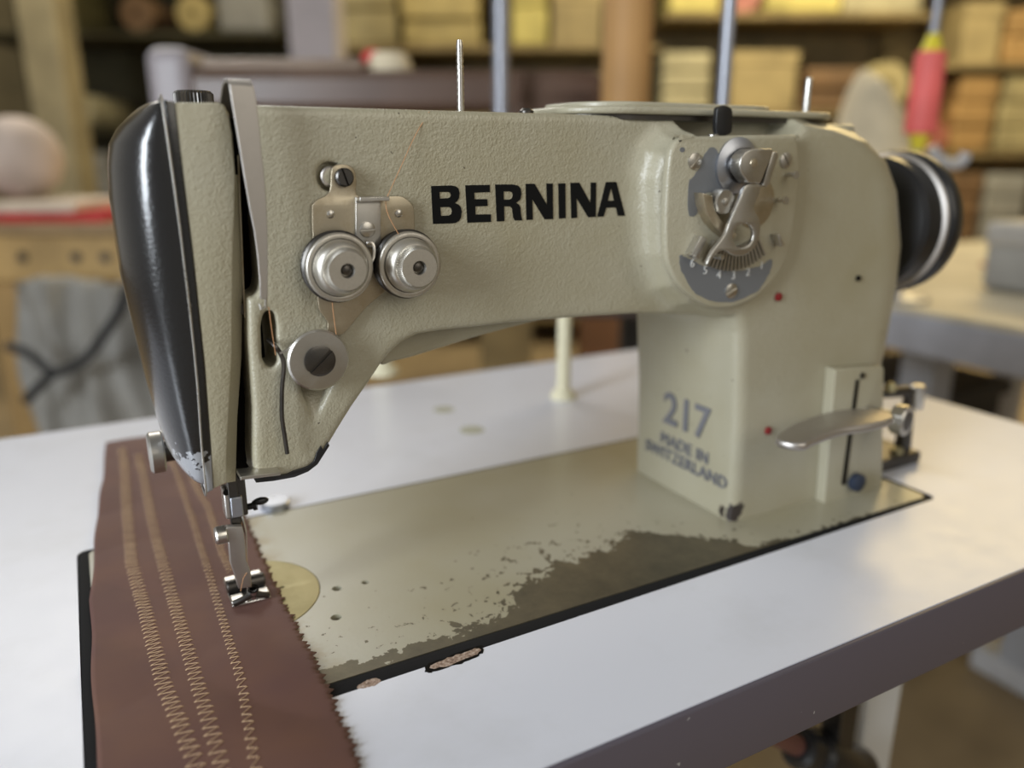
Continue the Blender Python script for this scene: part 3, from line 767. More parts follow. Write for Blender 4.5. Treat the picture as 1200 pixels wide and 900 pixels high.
# red oil plugs and small holes
for p, y in (((913,348), 31.4), ((901,505), 31.4)):
    a, b = onY(*p, y); MB().lathe([(.24, -.1), (.24, .03), (.17, .06)], (a, y, b), (0,-1,0), 20).build('oil_plug', 'red', machine, smooth=True)
a, b = onY(1005, 326, 31.5); MB().lathe([(.17, -.1), (.17, .03)], (a, 31.4, b), (0,-1,0), 16).build('oil_hole', 'void', machine)

# ---- lid on top of the arm
lid_o = rrect(21.6, 40.3, 32.6, 41.2, 3.2, 10)
lid = plate('arm_lid', [lid_o], 23.16, 23.52, 'cream_plain', machine, axis='z', bevel=.14)
plate('lid_gasket', [rrect(21.9, 40.0, 32.9, 41.0, 3.0, 8)], 22.9, 23.18, 'darksteel', lid, axis='z')
plate('lid_raised_panel', [rrect(23.0, 36.0, 33.6, 40.4, 2.6, 8)], 23.5, 23.8, 'cream_plain', lid, axis='z', bevel=.08)
# black tab, pins beside the lid
tabp = XZ(catmull([(839,158),(839,130),(842,125),(848,123.5),(854,125.5),(857,131),(857,148),(854,157)], 3, True), 31.8)
plate('release_tab', [tabp], 31.7, 32.0, 'blackgloss', machine, bevel=.05)
for p in ((836,156), (904,158)):
    a, b = onY(*p, 31.8); MB().lathe([(.4, -.3), (.4, .02), (.28, .04), (.28, .26), (.22, .3)], (a, 31.8, 21.95), (0,0,1), 22).build('guide_pin', 'nickel', machine, smooth=True)
plate('plate_top_ledge', [rrect(26.8, 33.9, 31.1, 33.0, .3)], 21.9, 22.03, 'satin', machine, axis='z', bevel=.03)
# spool pins
a, _ = onY(540, 131, 34.3); zt = onY(540, 47, 34.3)[1]
prof = [(.17, 0)]; z = 0
while z < zt-22.9-.2:
    z += .14; prof.append((.17 if int(z/.14) % 2 else .145, z))
prof += [(.12, zt-22.9)]
MB().lathe(prof, (a, 34.3, 22.9), (0.0, 0, 1), 14).build('spool_pin', 'nickel', machine, smooth=True)
a, _ = onY(945, 125, 36.5); z0 = 23.5; zt = onY(947, 90, 36.5)[1]
MB().lathe([(.22, 0), (.22, zt-z0-.1), (.1, zt-z0)], (a, 36.5, z0), (0,0,1), 14).build('spool_pin', 'nickel', machine, smooth=True)
a, _ = onY(617, 130, 34.5); MB().lathe([(.35, 0), (.35, .3), (.2, .42)], (a, 34.5, 22.95), (0,0,1), 18).build('oil_cap', 'darksteel', machine, smooth=True)
MB().tube([(5.9, 36.8, 22.9), (6.3, 36.3, 23.5), (6.8, 36.2, 23.7), (7.0, 36.2, 22.9)], .18, 8).build('lever_pivot', 'nickel', machine, smooth=True)

# ---- hand wheel
wc = (46.6, 36.2, 16.75)
hw = MB().lathe([(1.2, 0), (3.0, .2), (4.1, .5), (4.35, .8), (4.4, 2.0)], wc, (1, 0, 0), 80).build('hand_wheel', 'blackgloss', machine, smooth=True, angle=30)
MB().lathe([(4.4, 2.0), (4.62, 2.15), (4.66, 2.3), (4.6, 2.45)], wc, (1, 0, 0), 80, cap=False).build('wheel_highlight_ring', 'satin', hw, smooth=True)  # bright steel ring stands in for the highlight along the wheel's groove
MB().lathe([(4.58, 2.42), (4.75, 2.6), (4.8, 3.1), (4.7, 3.7), (4.3, 4.05), (1.0, 4.1)], wc, (1, 0, 0), 80).build('wheel_rim', 'blackgloss', hw, smooth=True, angle=50)

# ---- reverse lever with its slotted bracket
brk = plate('lever_bracket', [XZ([(976,432),(1030,428),(1033,430),(1031,580),(963,592)], 31.0)], 30.8, 31.6, 'cream_plain', machine, bevel=.1)
plate('bracket_slot', [XZ([(1003,445),(1007,445),(991,568),(986,568)], 30.78)], 30.76, 30.85, 'void', brk)
a, b = onY(1010, 440, 30.8); MB().lathe([(.2, 0), (.2, .1)], (a, 30.8, b), (0,-1,0), 14).build('bracket_screw', 'darksteel', brk, smooth=True)
a, b = onY(1006, 566, 30.4); MB().lathe([(.5, 0), (.6, .1), (.6, .5), (.45, .6)], (a, 30.8, b), (0,-1,0), 24).build('blue_stop_knob', 'blue', brk, smooth=True)
def paddle():
    pts = [(909,514),(915,507),(935,494),(958,485),(985,481),(1010,482),(1040,486),(1050,492),(1045,501),(1010,503),(975,513),(950,524),(940,526),(915,521)]
    zc = 6.6
    lp = [onZ(x, y, zc) for x, y in [(909,512),(922,500),(945,490),(975,481),(1010,478),(1042,482),(1046,490),(1020,497),(985,503),(955,514),(944,519),(925,518)]]
    return lp
pl = paddle()
rl = plate('reverse_lever', [catmull(pl, 4, True)], 6.1, 6.6, 'satin', machine, axis='z', bevel=.2)
kx, ky = onZ(1040, 492, 6.0)
d = Vector((.25, -1, 0)).normalized()
kp = Vector((onY(1052,491,29.0)[0], 29.0, onY(1052,491,29.0)[1]))
MB().lathe([(.42, -2.4), (.42, -.3), (.85, -.25), (.95, -.1), (.95, .55), (.88, .62), (.66, .62)], kp, d, 32).build('lever_knob', 'steel', rl, smooth=True)
MB().lathe([(.62, .6), (.6, .66), (.1, .68)], kp, d, 28).build('knob_face', 'darksteel', rl, smooth=True)
a, b = onY(1040, 455, 31.5); MB().sphere((a+.3, 31.5, b), .38).build('pivot_ball', 'brass', machine, smooth=True)

# ---- needle bar, clamp, needle and presser foot
YN = 36.3
def seg(name, pts, r, m, parent, y=YN, n=14):
    q = [(*onY(p[0], p[1], y)[:1], y, onY(p[0], p[1], y)[1]) for p in pts]
    return MB().tube(q, r, n).build(name, m, parent, smooth=True)
nb = MB()
p0 = onY(284, 540, YN); p1 = onY(283, 604, YN); xN = p1[0]
nb.box(xN-.42, xN+.28, YN-.35, YN+.35, p1[1]+.1, 9.2)
nbar = nb.build('needle_bar', 'darksteel', machine, bevel=.08)
a, b = onY(277, 592, YN-.3); MB().box(a-.3, a+.25, YN-.65, YN-.1, b-.5, b+.55).build('needle_clamp', 'zinc', nbar, bevel=.07)
a, b = onY(266, 586, YN-.2); MB().box(a-.16, a+.16, YN-.5, YN+.4, onY(266,604,YN)[1], onY(266,570,YN)[1]).build('clamp_side_plate', 'nickel', nbar, bevel=.08)
a, b = onY(265, 577, YN-.5); MB().lathe([(.14, 0), (.14, .06)], (a, YN-.5, b), (0,-1,0), 14).build('side_hole', 'void', nbar)
a, b = onY(291, 594, YN); x2, z2 = onY(306, 588, YN-.2)
MB().lathe([(.16, 0), (.16, .3), (.24, .32), (.24, .5)], (a-.1, YN, b), (1, -.25, .15), 16).build('clamp_screw', 'blackgloss', nbar, smooth=True)
MB().sphere((x2, YN-.1, z2), .38, sc=(1, .45, .5)).build('clamp_screw_head', 'blackgloss', nbar, smooth=True)
a, b = onY(282.5, 603, YN-.2); c, d_ = onY(288, 668, YN-.2); 
MB().tube([(a, YN-.2, b), (a+.1, YN-.2, b-.9), (a+.12, YN-.2, b-1.0), (c-.05, YN-.2, .2)], [.085, .08, .05, .045], 10).build('needle', 'chrome', nbar, smooth=True)
# presser foot
fb = onZ(288, 690, .35)
YF = 35.6
pb = MB(); a, b = onY(275, 600, YF+.3); c, d_ = onY(275, 622, YF+.3)
pb.box(a-.22, a+.22, YF+.1, YF+.55, d_-.6, 9.0)
foot = empty('dummy', (0,0,0)); bpy.data.objects.remove(foot)
pbar = pb.build('presser_bar', 'darksteel', machine, bevel=.05)
shank = XZ([(264.5,616),(283,615),(285,622),(287,640),(288,655),(291,662),(293,668),(294,686),(279,688),(276,680),(274,672),(269,658),(267.5,640)], YF-.1)
foot = plate('presser_foot', [shank], YF-.3, YF+.05, 'satin', machine, bevel=.05)
a, b = onY(262, 625, YF); MB().lathe([(.12, 0), (.36, .02), (.42, .1), (.42, .5), (.35, .56)], (a-.42, YF-.1, b), (1, 0, 0), 30).build('foot_screw', 'nickel', foot, smooth=True)
# sole: oriented along the machine axes, corners traced on the cloth
c00 = onZ(262, 682, .45); c10 = onZ(304, 668, .45); c01 = onZ(273, 714, .2); c11 = onZ(317, 699, .2)
xa, xb = (c00[0]+c01[0])/2, (c10[0]+c11[0])/2; ya, yb = (c01[1]+c11[1])/2, (c00[1]+c10[1])/2
MB().box(xa, xb, ya, yb, .14, .3).build('foot_sole', 'chrome', foot, bevel=.05)
xm = (xa+xb)/2
sp = MB()
for s0, s1 in ((xa, xm-.28), (xm+.28, xb)):
    sp.box(s0, s1, ya, ya+.75, .28, .5); sp.box(s0, s1, yb-.7, yb, .28, .62)
sp.build('foot_toes', 'steel', foot, bevel=.07)
MB().lathe([(.28, 0), (.33, .05), (.33, xb-xa-.05), (.28, xb-xa)], (xa, (ya+yb)/2+.12, .62), (1,0,0), 28).build('foot_hinge_barrel', 'darksteel', foot, smooth=True)
MB().lathe([(.2, -.4), (.26, .25), (.28, .55), (.17, .55), (.16, .1)], (xm+.12, ya+.2, .45), (0, -.45, 1), 20).build('foot_guide_tube', 'chrome', foot, smooth=True)
MB().tube(catmull([(xa+.1, ya+.06, .36), (xm-.4, ya+.0, .5), (xm+.1, ya+.0, .66), (xm+.5, ya, .5), (xb-.1, ya+.06, .36)], 5), .17, 10).build('foot_front_bar', 'darksteel', foot, smooth=True)

# ================================================================== THREAD
def T3(p, y): a, b = onY(p[0], p[1], y); return (a, y, b)
th = empty('upper_thread', (14, 32, 23), 0, 'fine tan thread strung across the cream arm and down through the needle', 'thread')
for P, r in (([T3((503,131), 33.1), T3((486,160), 32.9), T3((470,195), 32.7), T3((455,228), 32.35), T3((452,236), 32.3), T3((455,252), 32.1), T3((468,276), 32.0)], .015),
             ([T3((388.5,345), 32.3), T3((391,370), 32.3), T3((394,392), 32.3)], .016),
             ([T3((315,360), 32.1), T3((319,390), 32.2), T3((323,416), 32.35)], .016),
             ([T3((283,612), 36.0), T3((290,664), 35.4), T3((285,678), 35.2), T3((282,693), 35.0)], .014)):
    MB().tube(catmull(P, 4), r, 6).build('thread_span', 'thread', th, smooth=True)

# ================================================================== FABRIC
def row(pts): return [onZ(*p, .18) for p in pts]
def ztop(x, y):
    z = .10
    if y < 29: z = .10
    w = .10*math.sin(y*.62+x*.3)+.05*math.sin(y*.33+1.3-x*.5)+.05*math.sin(x*.9+y*.3)
    k = min(1, max(0, (x+1.9)/1.2))*.5+.5
    near = math.exp(-((x-4.7)**2+(y-36)**2)/7)
    return z+abs(w)*(1-near)+(0.03)
def fabric():
    x0f = lambda y: -1.87+.05*math.sin(y*.35)+.03*math.sin(y*.9)+max(0, (y-40)/24)*1.7
    x1 = 6.6; V = []; Fc = []
    ys = np.arange(20.6, 64.4, .175); nx = 44
    for j, y in enumerate(ys):
        a = x0f(y); b = x1+(.12 if j % 2 else -.07)*(1+.7*math.sin(j*1.9))+.07*math.sin(y*.3)+.04*math.sin(y*2.1)-max(0, 30-y)*.03
        for i in range(nx+1):
            t = i/nx; x = a+(b-a)*t
            V.append((x, y, ztop(x, y) if t < .985 else .09+.5*(ztop(x, y)-.09)))
    w = nx+1
    for j in range(len(ys)-1):
        for i in range(nx): Fc.append((j*w+i, j*w+i+1, (j+1)*w+i+1, (j+1)*w+i))
    o = build('fabric_strip', V, Fc, 'fabric', None, smooth='full')
    s = o.modifiers.new('thick', 'SOLIDIFY'); s.thickness = .0006; s.offset = -1
    return o
fab = fabric(); tag(fab, 'brown twill fabric strip with pinked edge and zigzag test stitching under the presser foot', 'fabric')
def stitches(cl, hw, pitch, y0, y1):
    """cl: centre line (x, y) points"""
    cl = sorted(cl, key=lambda p: p[1]); ys = [p[1] for p in cl]; xs = [p[0] for p in cl]
    pts = []; y = y0; k = 0
    while y < y1:
        x = float(np.interp(y, ys, xs))+(hw if k % 2 else -hw)*(1+.08*math.sin(k*1.7))
        pts.append(Vector((x, y+.02*math.sin(k*2.3), 0))); y += pitch*(1.6-.6*min(1, max(0, (y-23)/11)))*(.3 if k % 2 else .7)*(1+.12*math.sin(k*.9)); k += 1
    mb = MB()
    for a, b in zip(pts, pts[1:]):
        P = []
        for t in (0, .15, .5, .85, 1):
            q = a.lerp(b, t); P.append((q.x, q.y, ztop(q.x, q.y)+(.035 if 0 < t < 1 else -.005)))
        mb.tube(P, .017, 5)
    return mb.build('zigzag_stitching', 'stitch', fab)
R1 = row([(145.5,540),(149,600),(155,664),(158,675),(170,715),(191.5,800),(229.5,895)])
R2 = row([(168,556),(178,610),(191.5,664),(195,675),(231.5,800),(259,895)])
R3 = row([(196,530),(208,556),(225,607),(242.5,664),(246,675),(283.5,800),(298.5,895)])
R4 = row([(226,560),(234,580),(244,594),(261,650),(270,668)])
stitches(R1, .33, .33, 22.0, 62.3); stitches(R2, .30, .35, 22.0, 60.5)
stitches(R3, .20, .36, 22.0, 61.0); stitches(R4, .22, .34, R4[-1][1]-.2, 57.0)

# ================================================================== TABLE
table = empty('sewing_table', (30, 45, -75), 0, 'white laminate sewing table with grey edge band carrying the cream machine', 'table')
TX0, TX1, TY0, TY1 = -48.0, 66.0, 20.1, 69.6
top = plate('tabletop', [[(TX0, TY0), (TX1, TY0), (TX1, TY1), (TX0, TY1)], [(x, y+max(0, (x-15)/32)*.55 if y < 35 else y) for x, y in rrect(-2.35, 46.5, 27.4, 46.35, .6)]], -3.4, 0.0, 'laminate', table, axis='z', bevel=0.0, smooth=False)
plate('edge_band', [[(TX0-.25, TY0-.25), (TX1+.25, TY0-.25), (TX1+.25, TY1+.25), (TX0-.25, TY1+.25)], [(TX0+.02, TY0+.02), (TX1-.02, TY0+.02), (TX1-.02, TY1-.02), (TX0+.02, TY1-.02)]], -3.75, -.03, 'band', table, axis='z', bevel=.1)
random.seed(11)
def flake(pts, z, m, nm, amp=1.2, dx=.0):
    lp = [onZ(x+random.uniform(-amp, amp), y+random.uniform(-amp*.6, amp*.6)) for x, y in catmull(pts, 5, True)]
    plate(nm, [lp], -.3, z, m, table, axis='z', smooth=False)
flake([(498,786),(503,778),(530,768),(560,757),(566,759),(563,767),(545,776),(520,784),(505,788)], .016, 'void', 'chipped_edge')
flake([(504,783),(512,777),(535,768),(560,760),(562,765),(543,774),(520,782)], .03, 'chip', 'chipped_edge')
flake([(418,806),(428,798),(440,795),(446,798),(440,803),(428,806)], .02, 'chip', 'chipped_edge', .8)
for a, b in (((520,480), .9), ((553,504), 1.0)):
    c = onZ(*a); MB().lathe([(b, -.1), (b, .012), (b*.8, .02)], (c[0], c[1], 0), (0,0,1), 24).build('cable_grommet', mat('grommet_%d' % int(a[0]), (.42, .42, .33), .5), table, smooth=True)
for (x, y) in ((-40, 24), (-40, 66), (50.7, 33.1), (56, 66)):
    MB().box(x-2.1, x+2.1, y-1.1, y+1.1, -75, -3.4).build('leg', mat('white_steel', (.62, .64, .66), .4), table, bevel=.3)
MB().box(-40, 56, 63.5, 65, -62, -57).build('stretcher', 'laminate', table, bevel=.2)
# motor under the table, seen below the edge on the right
mo = empty('clutch_motor', (44, 30, -25), 0, 'dark motor with a brown shaft hanging below the grey table edge', 'motor')
pA = Vector(BG(922, 868, 47)); pB = Vector(BG(1010, 912, 50))
dd = (pB-pA).normalized()
MB().lathe([(.75, -2.5), (.75, 1.4)], pA, dd, 24).build('shaft', mat('rusty_shaft', (.12, .05, .04), .5), mo, smooth=True)
MB().lathe([(1.1, 0), (1.5, .3), (1.5, 1.8), (1.9, 2.2), (2.2, 7.5), (1.9, 8)], pA+dd*1.2, dd, 36).build('motor_body', 'blackgloss', mo, smooth=True)
mx, my, mz = pA+dd*6
MB().box(mx-.9, mx+.9, my-.9, my+.9, mz+1.5, -3.45).build('motor_bracket', 'darksteel', mo, bevel=.2)

# ---- cream thread posts behind the machine, on the table
def post(px, py, top_py, r, label):
    c = onZ(px, py); zt = onY(px, top_py, c[1])[1]
    o = MB().lathe([(r*1.9, 0), (r*1.7, .5), (r*1.05, .9), (r, 1.3), (r, zt-.4), (r*.8, zt)], (c[0], c[1], .01), (0,0,1), 24).build('thread_post', 'cream_wood', smooth=True)
    tag(o, label, 'post')
post(660, 466, 300, .62, 'cream post standing behind the arm opening, next to the pillar')
post(449, 437, 330, .9, 'short pale cream post half hidden behind the curve of the arm')
# ---- thread stand rods rising behind the machine
def rod(px, x_, y_, h, r, m, label, base=True):
    e = MB().lathe([(2.6, 0), (2.6, .5), (1.2, .9), (r, 1.1), (r, h)] if base else [(r, 0), (r, h)], (x_, y_, .01), (0,0,1), 24).build('thread_stand_rod', m, smooth=True)
    tag(e, label, 'rod')
M['greyrod'] = mat('grey_tube', (.30, .31, .35), .35, .6)
def at_px(px, y):                            # table point under image column px at depth y
    d = _ray(px, 250); return d[0]/d[1]*y
rod(838, at_px(838, 58), 58, 60, .62, 'greyrod', 'grey metal rod rising behind the lid beside the black tab')


# ---- bobbin winder bracket at the far right of the bed
bw = empty('bobbin_winder', (50, 33.5, 0), 0, 'dark cast bobbin winder bracket on the white table right of the pillar', 'bobbin winder')
yb_ = 34.0
def q(px, py, y=yb_): a, b = onY(px, py, y); return (a, y, b)
bx, by_ = onZ(1075, 552)
MB().box(46.6, bx+1.6, 32.3, 35.5, .01, .9).build('base', 'darksteel', bw, bevel=.2)
MB().tube([(bx+.9, 33.4, .6), (bx+1.0, 33.5, 4.6), (bx+.6, 33.5, 5.2), (bx-2.2, 33.6, 5.4)], [.6, .42, .42, .35], 12).build('upright', 'darksteel', bw, smooth=True)
MB().lathe([(.45, 0), (.5, .1), (.5, 1.6), (.4, 1.7)], (bx+1.4, 33.2, 3.9), (0, 0, 1), 18).build('spindle', 'nickel', bw, smooth=True)
MB().sphere((bx-2.6, 34.2, 6.0), .9).build('rubber_tyre', 'black', bw, smooth=True)
MB().lathe([(.45, 0), (.45, .4)], (bx-.3, 33.0, .85), (0, 0, 1), 18).build('base_screw', 'brass', bw, smooth=True)


# ================================================================== ROOM AND BACKGROUND
ANG = HD - math.pi/2                          # the far side of the room is square to the view
U_ = Vector((rt[0], rt[1], 0)); V_ = Vector((fh[0], fh[1], 0))
def W(u, v, z): q = U_*u+V_*v; return (q.x, q.y, z)
def UZ(px, py, v): p = BG(px, py, v); return (p.dot(U_), p.z)
def bb(mb, u0, u1, v0, v1, z0, z1):
    n = len(mb.v); mb.box(u0, u1, v0, v1, z0, z1)
    mb.v[n:] = [W(*q) for q in mb.v[n:]]; return mb
def cmat(name, col, rough=.7, amt=.25, scale=8):
    m = mat(name, col, rough); c = coords(m)
    L(m, mix(m, ramp(m, noise(m, scale, 4, .6, c), [(.3, (0,0,0)), (.7, (1,1,1))]), tuple(x*(1-amt) for x in col), tuple(min(1, x*(1+amt)) for x in col)), bsdf(m).inputs['Base Color'])
    return m
FZ = -75.0
def struct(o): o['kind'] = 'structure'; return o
struct(bb(MB(), -520, 520, -200, 560, FZ-10, FZ).build('floor', cmat('concrete_floor', (.30, .22, .12), .6, .35, 2.5)))
struct(bb(MB(), -520, 520, 540, 560, FZ, 260).build('wall_back', cmat('ochre_wall', (.26, .21, .11), .8, .3, 1.5)))
struct(bb(MB(), 500, 520, -200, 540, FZ, 260).build('wall_right', cmat('plaster', (.42, .36, .24), .8, .2, 1.5)))
tag_post = bb(MB(), *sorted((UZ(337, 30, 300)[0], UZ(393, 30, 300)[0])), 300, 318, FZ, 200).build('support_post', cmat('lilac_paint', (.42, .39, .43), .6, .1), bevel=1)
tag(tag_post, 'pale lilac square post rising behind the dark brown machine', 'post')

bp = bb(MB(), *sorted((UZ(20, 30, 330)[0], UZ(66, 30, 330)[0])), 330, 345, FZ, 200).build('beige_post', cmat('beige_paint', (.36, .30, .17), .6, .2), bevel=1)
tag(bp, 'beige square post rising at the far left behind the workbench', 'post')

# --- shelving along the far wall
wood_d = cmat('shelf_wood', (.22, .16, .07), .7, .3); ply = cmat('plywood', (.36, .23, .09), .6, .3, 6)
def shelf(name, px0, px1, boards, label, m):
    v0, v1 = 400, 455; u0 = UZ(px0, 180, v0)[0]; u1 = UZ(px1, 180, v0)[0]
    e = empty(name, W((u0+u1)/2, 427, FZ), 0, label, 'shelf')
    for z in boards: bb(MB(), u0, u1, v0, v1, z-2.5, z).build('shelf_board', m, e, bevel=.2)
    k = max(2, int((u1-u0)/110)+1)
    for i in range(k):
        u = u0+(u1-u0)*i/(k-1)
        bb(MB(), u-2.5, u+2.5, v1-5, v1, FZ, 150).build('upright', m, e)
    bb(MB(), u0, u1, v1, v1+1.5, FZ, 150).build('back_panel', m, e)
    return e
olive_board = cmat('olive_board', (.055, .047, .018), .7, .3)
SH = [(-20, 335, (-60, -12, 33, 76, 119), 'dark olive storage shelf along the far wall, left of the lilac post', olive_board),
      (398, 768, (-60, -18, 27, 70, 118), 'brown storage shelf along the far wall behind the textured spool pin', wood_d),
      (772, 1070, (-60, -6, 41, 84, 124), 'brown storage shelf along the far wall behind the second spool pin', wood_d),
      (1074, 1300, (-60, -22, 22, 62, 110), 'brown storage shelf along the far wall behind the coral spool', wood_d)]
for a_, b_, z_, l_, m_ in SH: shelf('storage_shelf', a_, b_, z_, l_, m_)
LEV = {-12: 1, 33: 2, 76: 3}
def lvl(px, zb):
    for a_, b_, z_, l_, m_ in SH:
        if px < b_: return z_[LEV[zb]]
def folded(name, px0, px1, zb, h, v, m, label, cat='fabric', layers=4, group=None, depth=34):
    zb = lvl(px0+4, zb); h = min(h*1.2, 34); layers = max(2, layers-2+random.randint(0, 1)); u0 = UZ(px0, 180, v)[0]; u1 = UZ(px1, 180, v)[0]; mb = MB(); t = h/layers
    for i in range(layers):
        j = random.uniform(-.03, .03)*(u1-u0)
        bb(mb, u0+j, u1+j, v+random.uniform(-1, 1), v+depth, zb+.1+i*t, zb+.1+(i+1)*t-.15)
    o = mb.build(name, m, bevel=min(t*.35, 1.6), seg=3, smooth=True); return tag(o, label, cat, group)
def roll(name, px, z, r, v, m, label, length=44):
    z = lvl(px, z); u = UZ(px, 180, v)[0]
    prof = [(r*.25, 2), (r*.25, 0), (r*.96, 0), (r, .8), (r, length-.8), (r*.9, length)]
    o = MB().lathe(prof, W(u, v, z+r+.1), tuple(V_), 36).build(name, m, smooth=True)
    return tag(o, label, 'fabric roll')
def carton(name, px0, px1, zb, h, v, m, label, depth=34):
    if zb > FZ: zb = lvl(px0+4, zb)
    u0 = UZ(px0, 180, v)[0]; u1 = UZ(px1, 180, v)[0]; e = empty(name, W((u0+u1)/2, v+depth/2, zb), 0, label, 'box')
    bb(MB(), u0, u1, v, v+depth, zb+.1, zb+h).build('box_body', m, e, bevel=.4)
    bb(MB(), u0-.4, u1+.4, v-.4, v+depth+.4, zb+h-5, zb+h+.6).build('lid', m, e, bevel=.4)
    return e
C = lambda n, c, r=.75: cmat(n, c, r, .25, 6)
yel = C('yellow_cloth', (.50, .42, .13)); tan = C('tan_cloth', (.33, .27, .13)); gold = C('gold_cloth', (.40, .31, .12)); beige = C('beige_cloth', (.40, .35, .21))
olive = C('olive_cloth', (.10, .085, .03)); orange = C('orange_cloth', (.34, .20, .07)); coral = C('coral_cloth', (.38, .12, .08)); brown = C('brown_cloth', (.16, .09, .04))
pink = C('pink_cloth', (.45, .18, .14)); kraft = C('kraft_board', (.34, .26, .12)); cream2 = C('cream_cloth', (.66, .58, .42)); green = C('green_cloth', (.12, .25, .16)); grey2 = C('grey_cloth', (.28, .27, .24))
b4, b3, b2, b1 = 76, 33, -12, -60
v = 402
folded('folded_fabric', 395, 470, b4, 26, v, tan, 'tan folded fabric stack on the upper shelf right of the lilac post')
folded('folded_fabric', 478, 565, b4, 32, v, gold, 'gold folded fabric stack on the upper shelf left of the pale grey rod')
folded('folded_fabric', 600, 640, b4, 30, v, yel, 'yellow folded fabric on the upper shelf, right of the pale grey rod')
carton('cardboard_box', 646, 700, b4, 24, v, kraft, 'brown cardboard box on the upper shelf left of the tall brown tube')
folded('folded_fabric', 775, 832, b4, 33, v, yel, 'yellow folded fabric on the upper shelf, between brown tube and grey rod')
roll('fabric_roll', 857, b4, 8.5, v, pink, 'pink fabric roll end on the upper shelf right of the grey rod')
folded('folded_fabric', 880, 965, b4, 38, v, yel, 'bright yellow folded fabric on the upper shelf above the second spool pin', layers=5)
folded('folded_fabric', 972, 1060, b4, 30, v, beige, 'beige folded fabric on the upper shelf left of the coral spool')
carton('cardboard_box', 1108, 1150, b4, 26, v, kraft, 'brown cardboard box on the upper shelf right of the coral spool')
folded('folded_fabric', 1158, 1215, b4, 20, v, orange, 'orange folded fabric on the upper shelf at the right edge')
folded('folded_fabric', 400, 500, b3, 24, v, brown, 'dark brown folded fabric on the middle shelf above the textured spool pin')
folded('folded_fabric', 506, 574, b3, 20, v, tan, 'tan folded fabric on the middle shelf left of the pale grey rod')
roll('fabric_roll', 628, b3, 11, v, olive, 'dark olive fabric roll on the middle shelf right of the pale grey rod')
roll('fabric_roll', 684, b3, 8, v, green, 'green fabric roll on the middle shelf left of the brown tube')
folded('folded_fabric', 772, 828, b3, 22, v, beige, 'beige folded fabric on the middle shelf, between brown tube and grey rod')
carton('cardboard_box', 850, 925, b3, 26, v, kraft, 'brown cardboard box on the middle shelf left of the second spool pin')
folded('folded_fabric', 935, 1000, b3, 16, v, brown, 'dark brown folded fabric on the middle shelf right of the second spool pin')
roll('fabric_roll', 1030, b3, 11, v, tan, 'tan fabric roll on the middle shelf left of the coral spool')
folded('folded_fabric', 1114, 1160, b3, 30, v, orange, 'orange brown folded fabric on the middle shelf right of the coral spool')
folded('folded_fabric', 1166, 1215, b3, 30, v, tan, 'tan folded fabric on the middle shelf at the right edge')
roll('fabric_roll', 1091, b3, 7, v, coral, 'red fabric roll on the middle shelf hidden partly by the coral spool')
folded('folded_fabric', 1078, 1112, b2, 26, v, gold, 'gold folded fabric on the lower shelf just right of the hand wheel')
folded('folded_fabric', 1116, 1160, b2, 30, v, brown, 'dark brown folded fabric on the lower shelf above the right table')
folded('folded_fabric', 1165, 1215, b2, 28, v, grey2, 'grey folded fabric on the lower shelf at the right edge')
carton('cardboard_box', 66, 112, b4, 22, v, olive, 'olive box on the dark shelf right of the beige post')
roll('fabric_roll', 98, b3, 8, v, beige, 'pale fabric roll on the dark shelf above the black head cap')
roll('fabric_roll', 180, b4, 8, v, brown, 'brown fabric roll, left one of the pair on the dark shelf')
roll('fabric_roll', 243, b4, 8, v, gold, 'gold fabric roll on the dark shelf near the lilac post')
folded('folded_fabric', 270, 326, b4, 34, v, grey2, 'grey folded fabric on the dark shelf touching the lilac post')
folded('folded_fabric', 66, 125, b2, 34, v, grey2, 'grey folded fabric on the dark shelf left of the black head cap')
roll('fabric_roll', 135, b2, 7, v, brown, 'small brown fabric roll on the dark shelf beside the black head cap')

# --- dark brown machine and its table behind the arm
t2 = empty('back_table', W(-15, 160, FZ), 0, 'dark table behind the white table, carrying the dark brown machine', 'table')
bb(MB(), -58, 34, 124, 196, -4, 0).build('tabletop', cmat('dark_top', (.05, .035, .03), .6, .2), t2, bevel=.4)
for u in (-54, 30):
    for vv_ in (128, 192): bb(MB(), u-3, u+3, vv_-3, vv_+3, FZ, -4).build('leg', C('leg_%d' % u, (.05, .045, .04)), t2)
mb_ = empty('brown_machine', W(-20, 150, 0), 0, 'dark brown long armed machine standing blurred behind the cream arm', 'machine')
mar = cmat('maroon_enamel', (.11, .065, .045), .35, .15)
def q3(px, py, v): u, z = UZ(px, py, v); return u, z
u0, z0 = q3(228, 100, 146); u1, z1 = q3(705, 82, 146)
bb(MB(), u0, u1, 142, 156, q3(300, 132, 146)[1], q3(300, 84, 146)[1]).build('arm', mar, mb_, bevel=1.5, seg=3)
bb(MB(), u0+2, u0+30, 143, 155, q3(300, 84, 146)[1]-.4, q3(300, 70, 146)[1]).build('top_cover', cmat('rosy_grey', (.26, .19, .14), .4, .15), mb_, bevel=1)
bb(MB(), u1-16, u1, 142, 158, .05, q3(300, 100, 146)[1]).build('pillar', mar, mb_, bevel=1.5)
bb(MB(), u0-3, u1+3, 138, 162, .02, 3).build('bed', mar, mb_, bevel=.6)
hu0 = q3(180, 60, 146)[0]; hu1 = q3(232, 60, 146)[0]
bb(MB(), hu0, hu1, 141, 157, 10, q3(200, 58, 146)[1]).build('head', cmat('lilac_grey', (.33, .30, .32), .4, .1), mb_, bevel=2.2, seg=4)
u, z = q3(456, 96, 148); zt_ = q3(456, 84, 146)[1]
hgt = q3(456, 62, 148)[1]-zt_
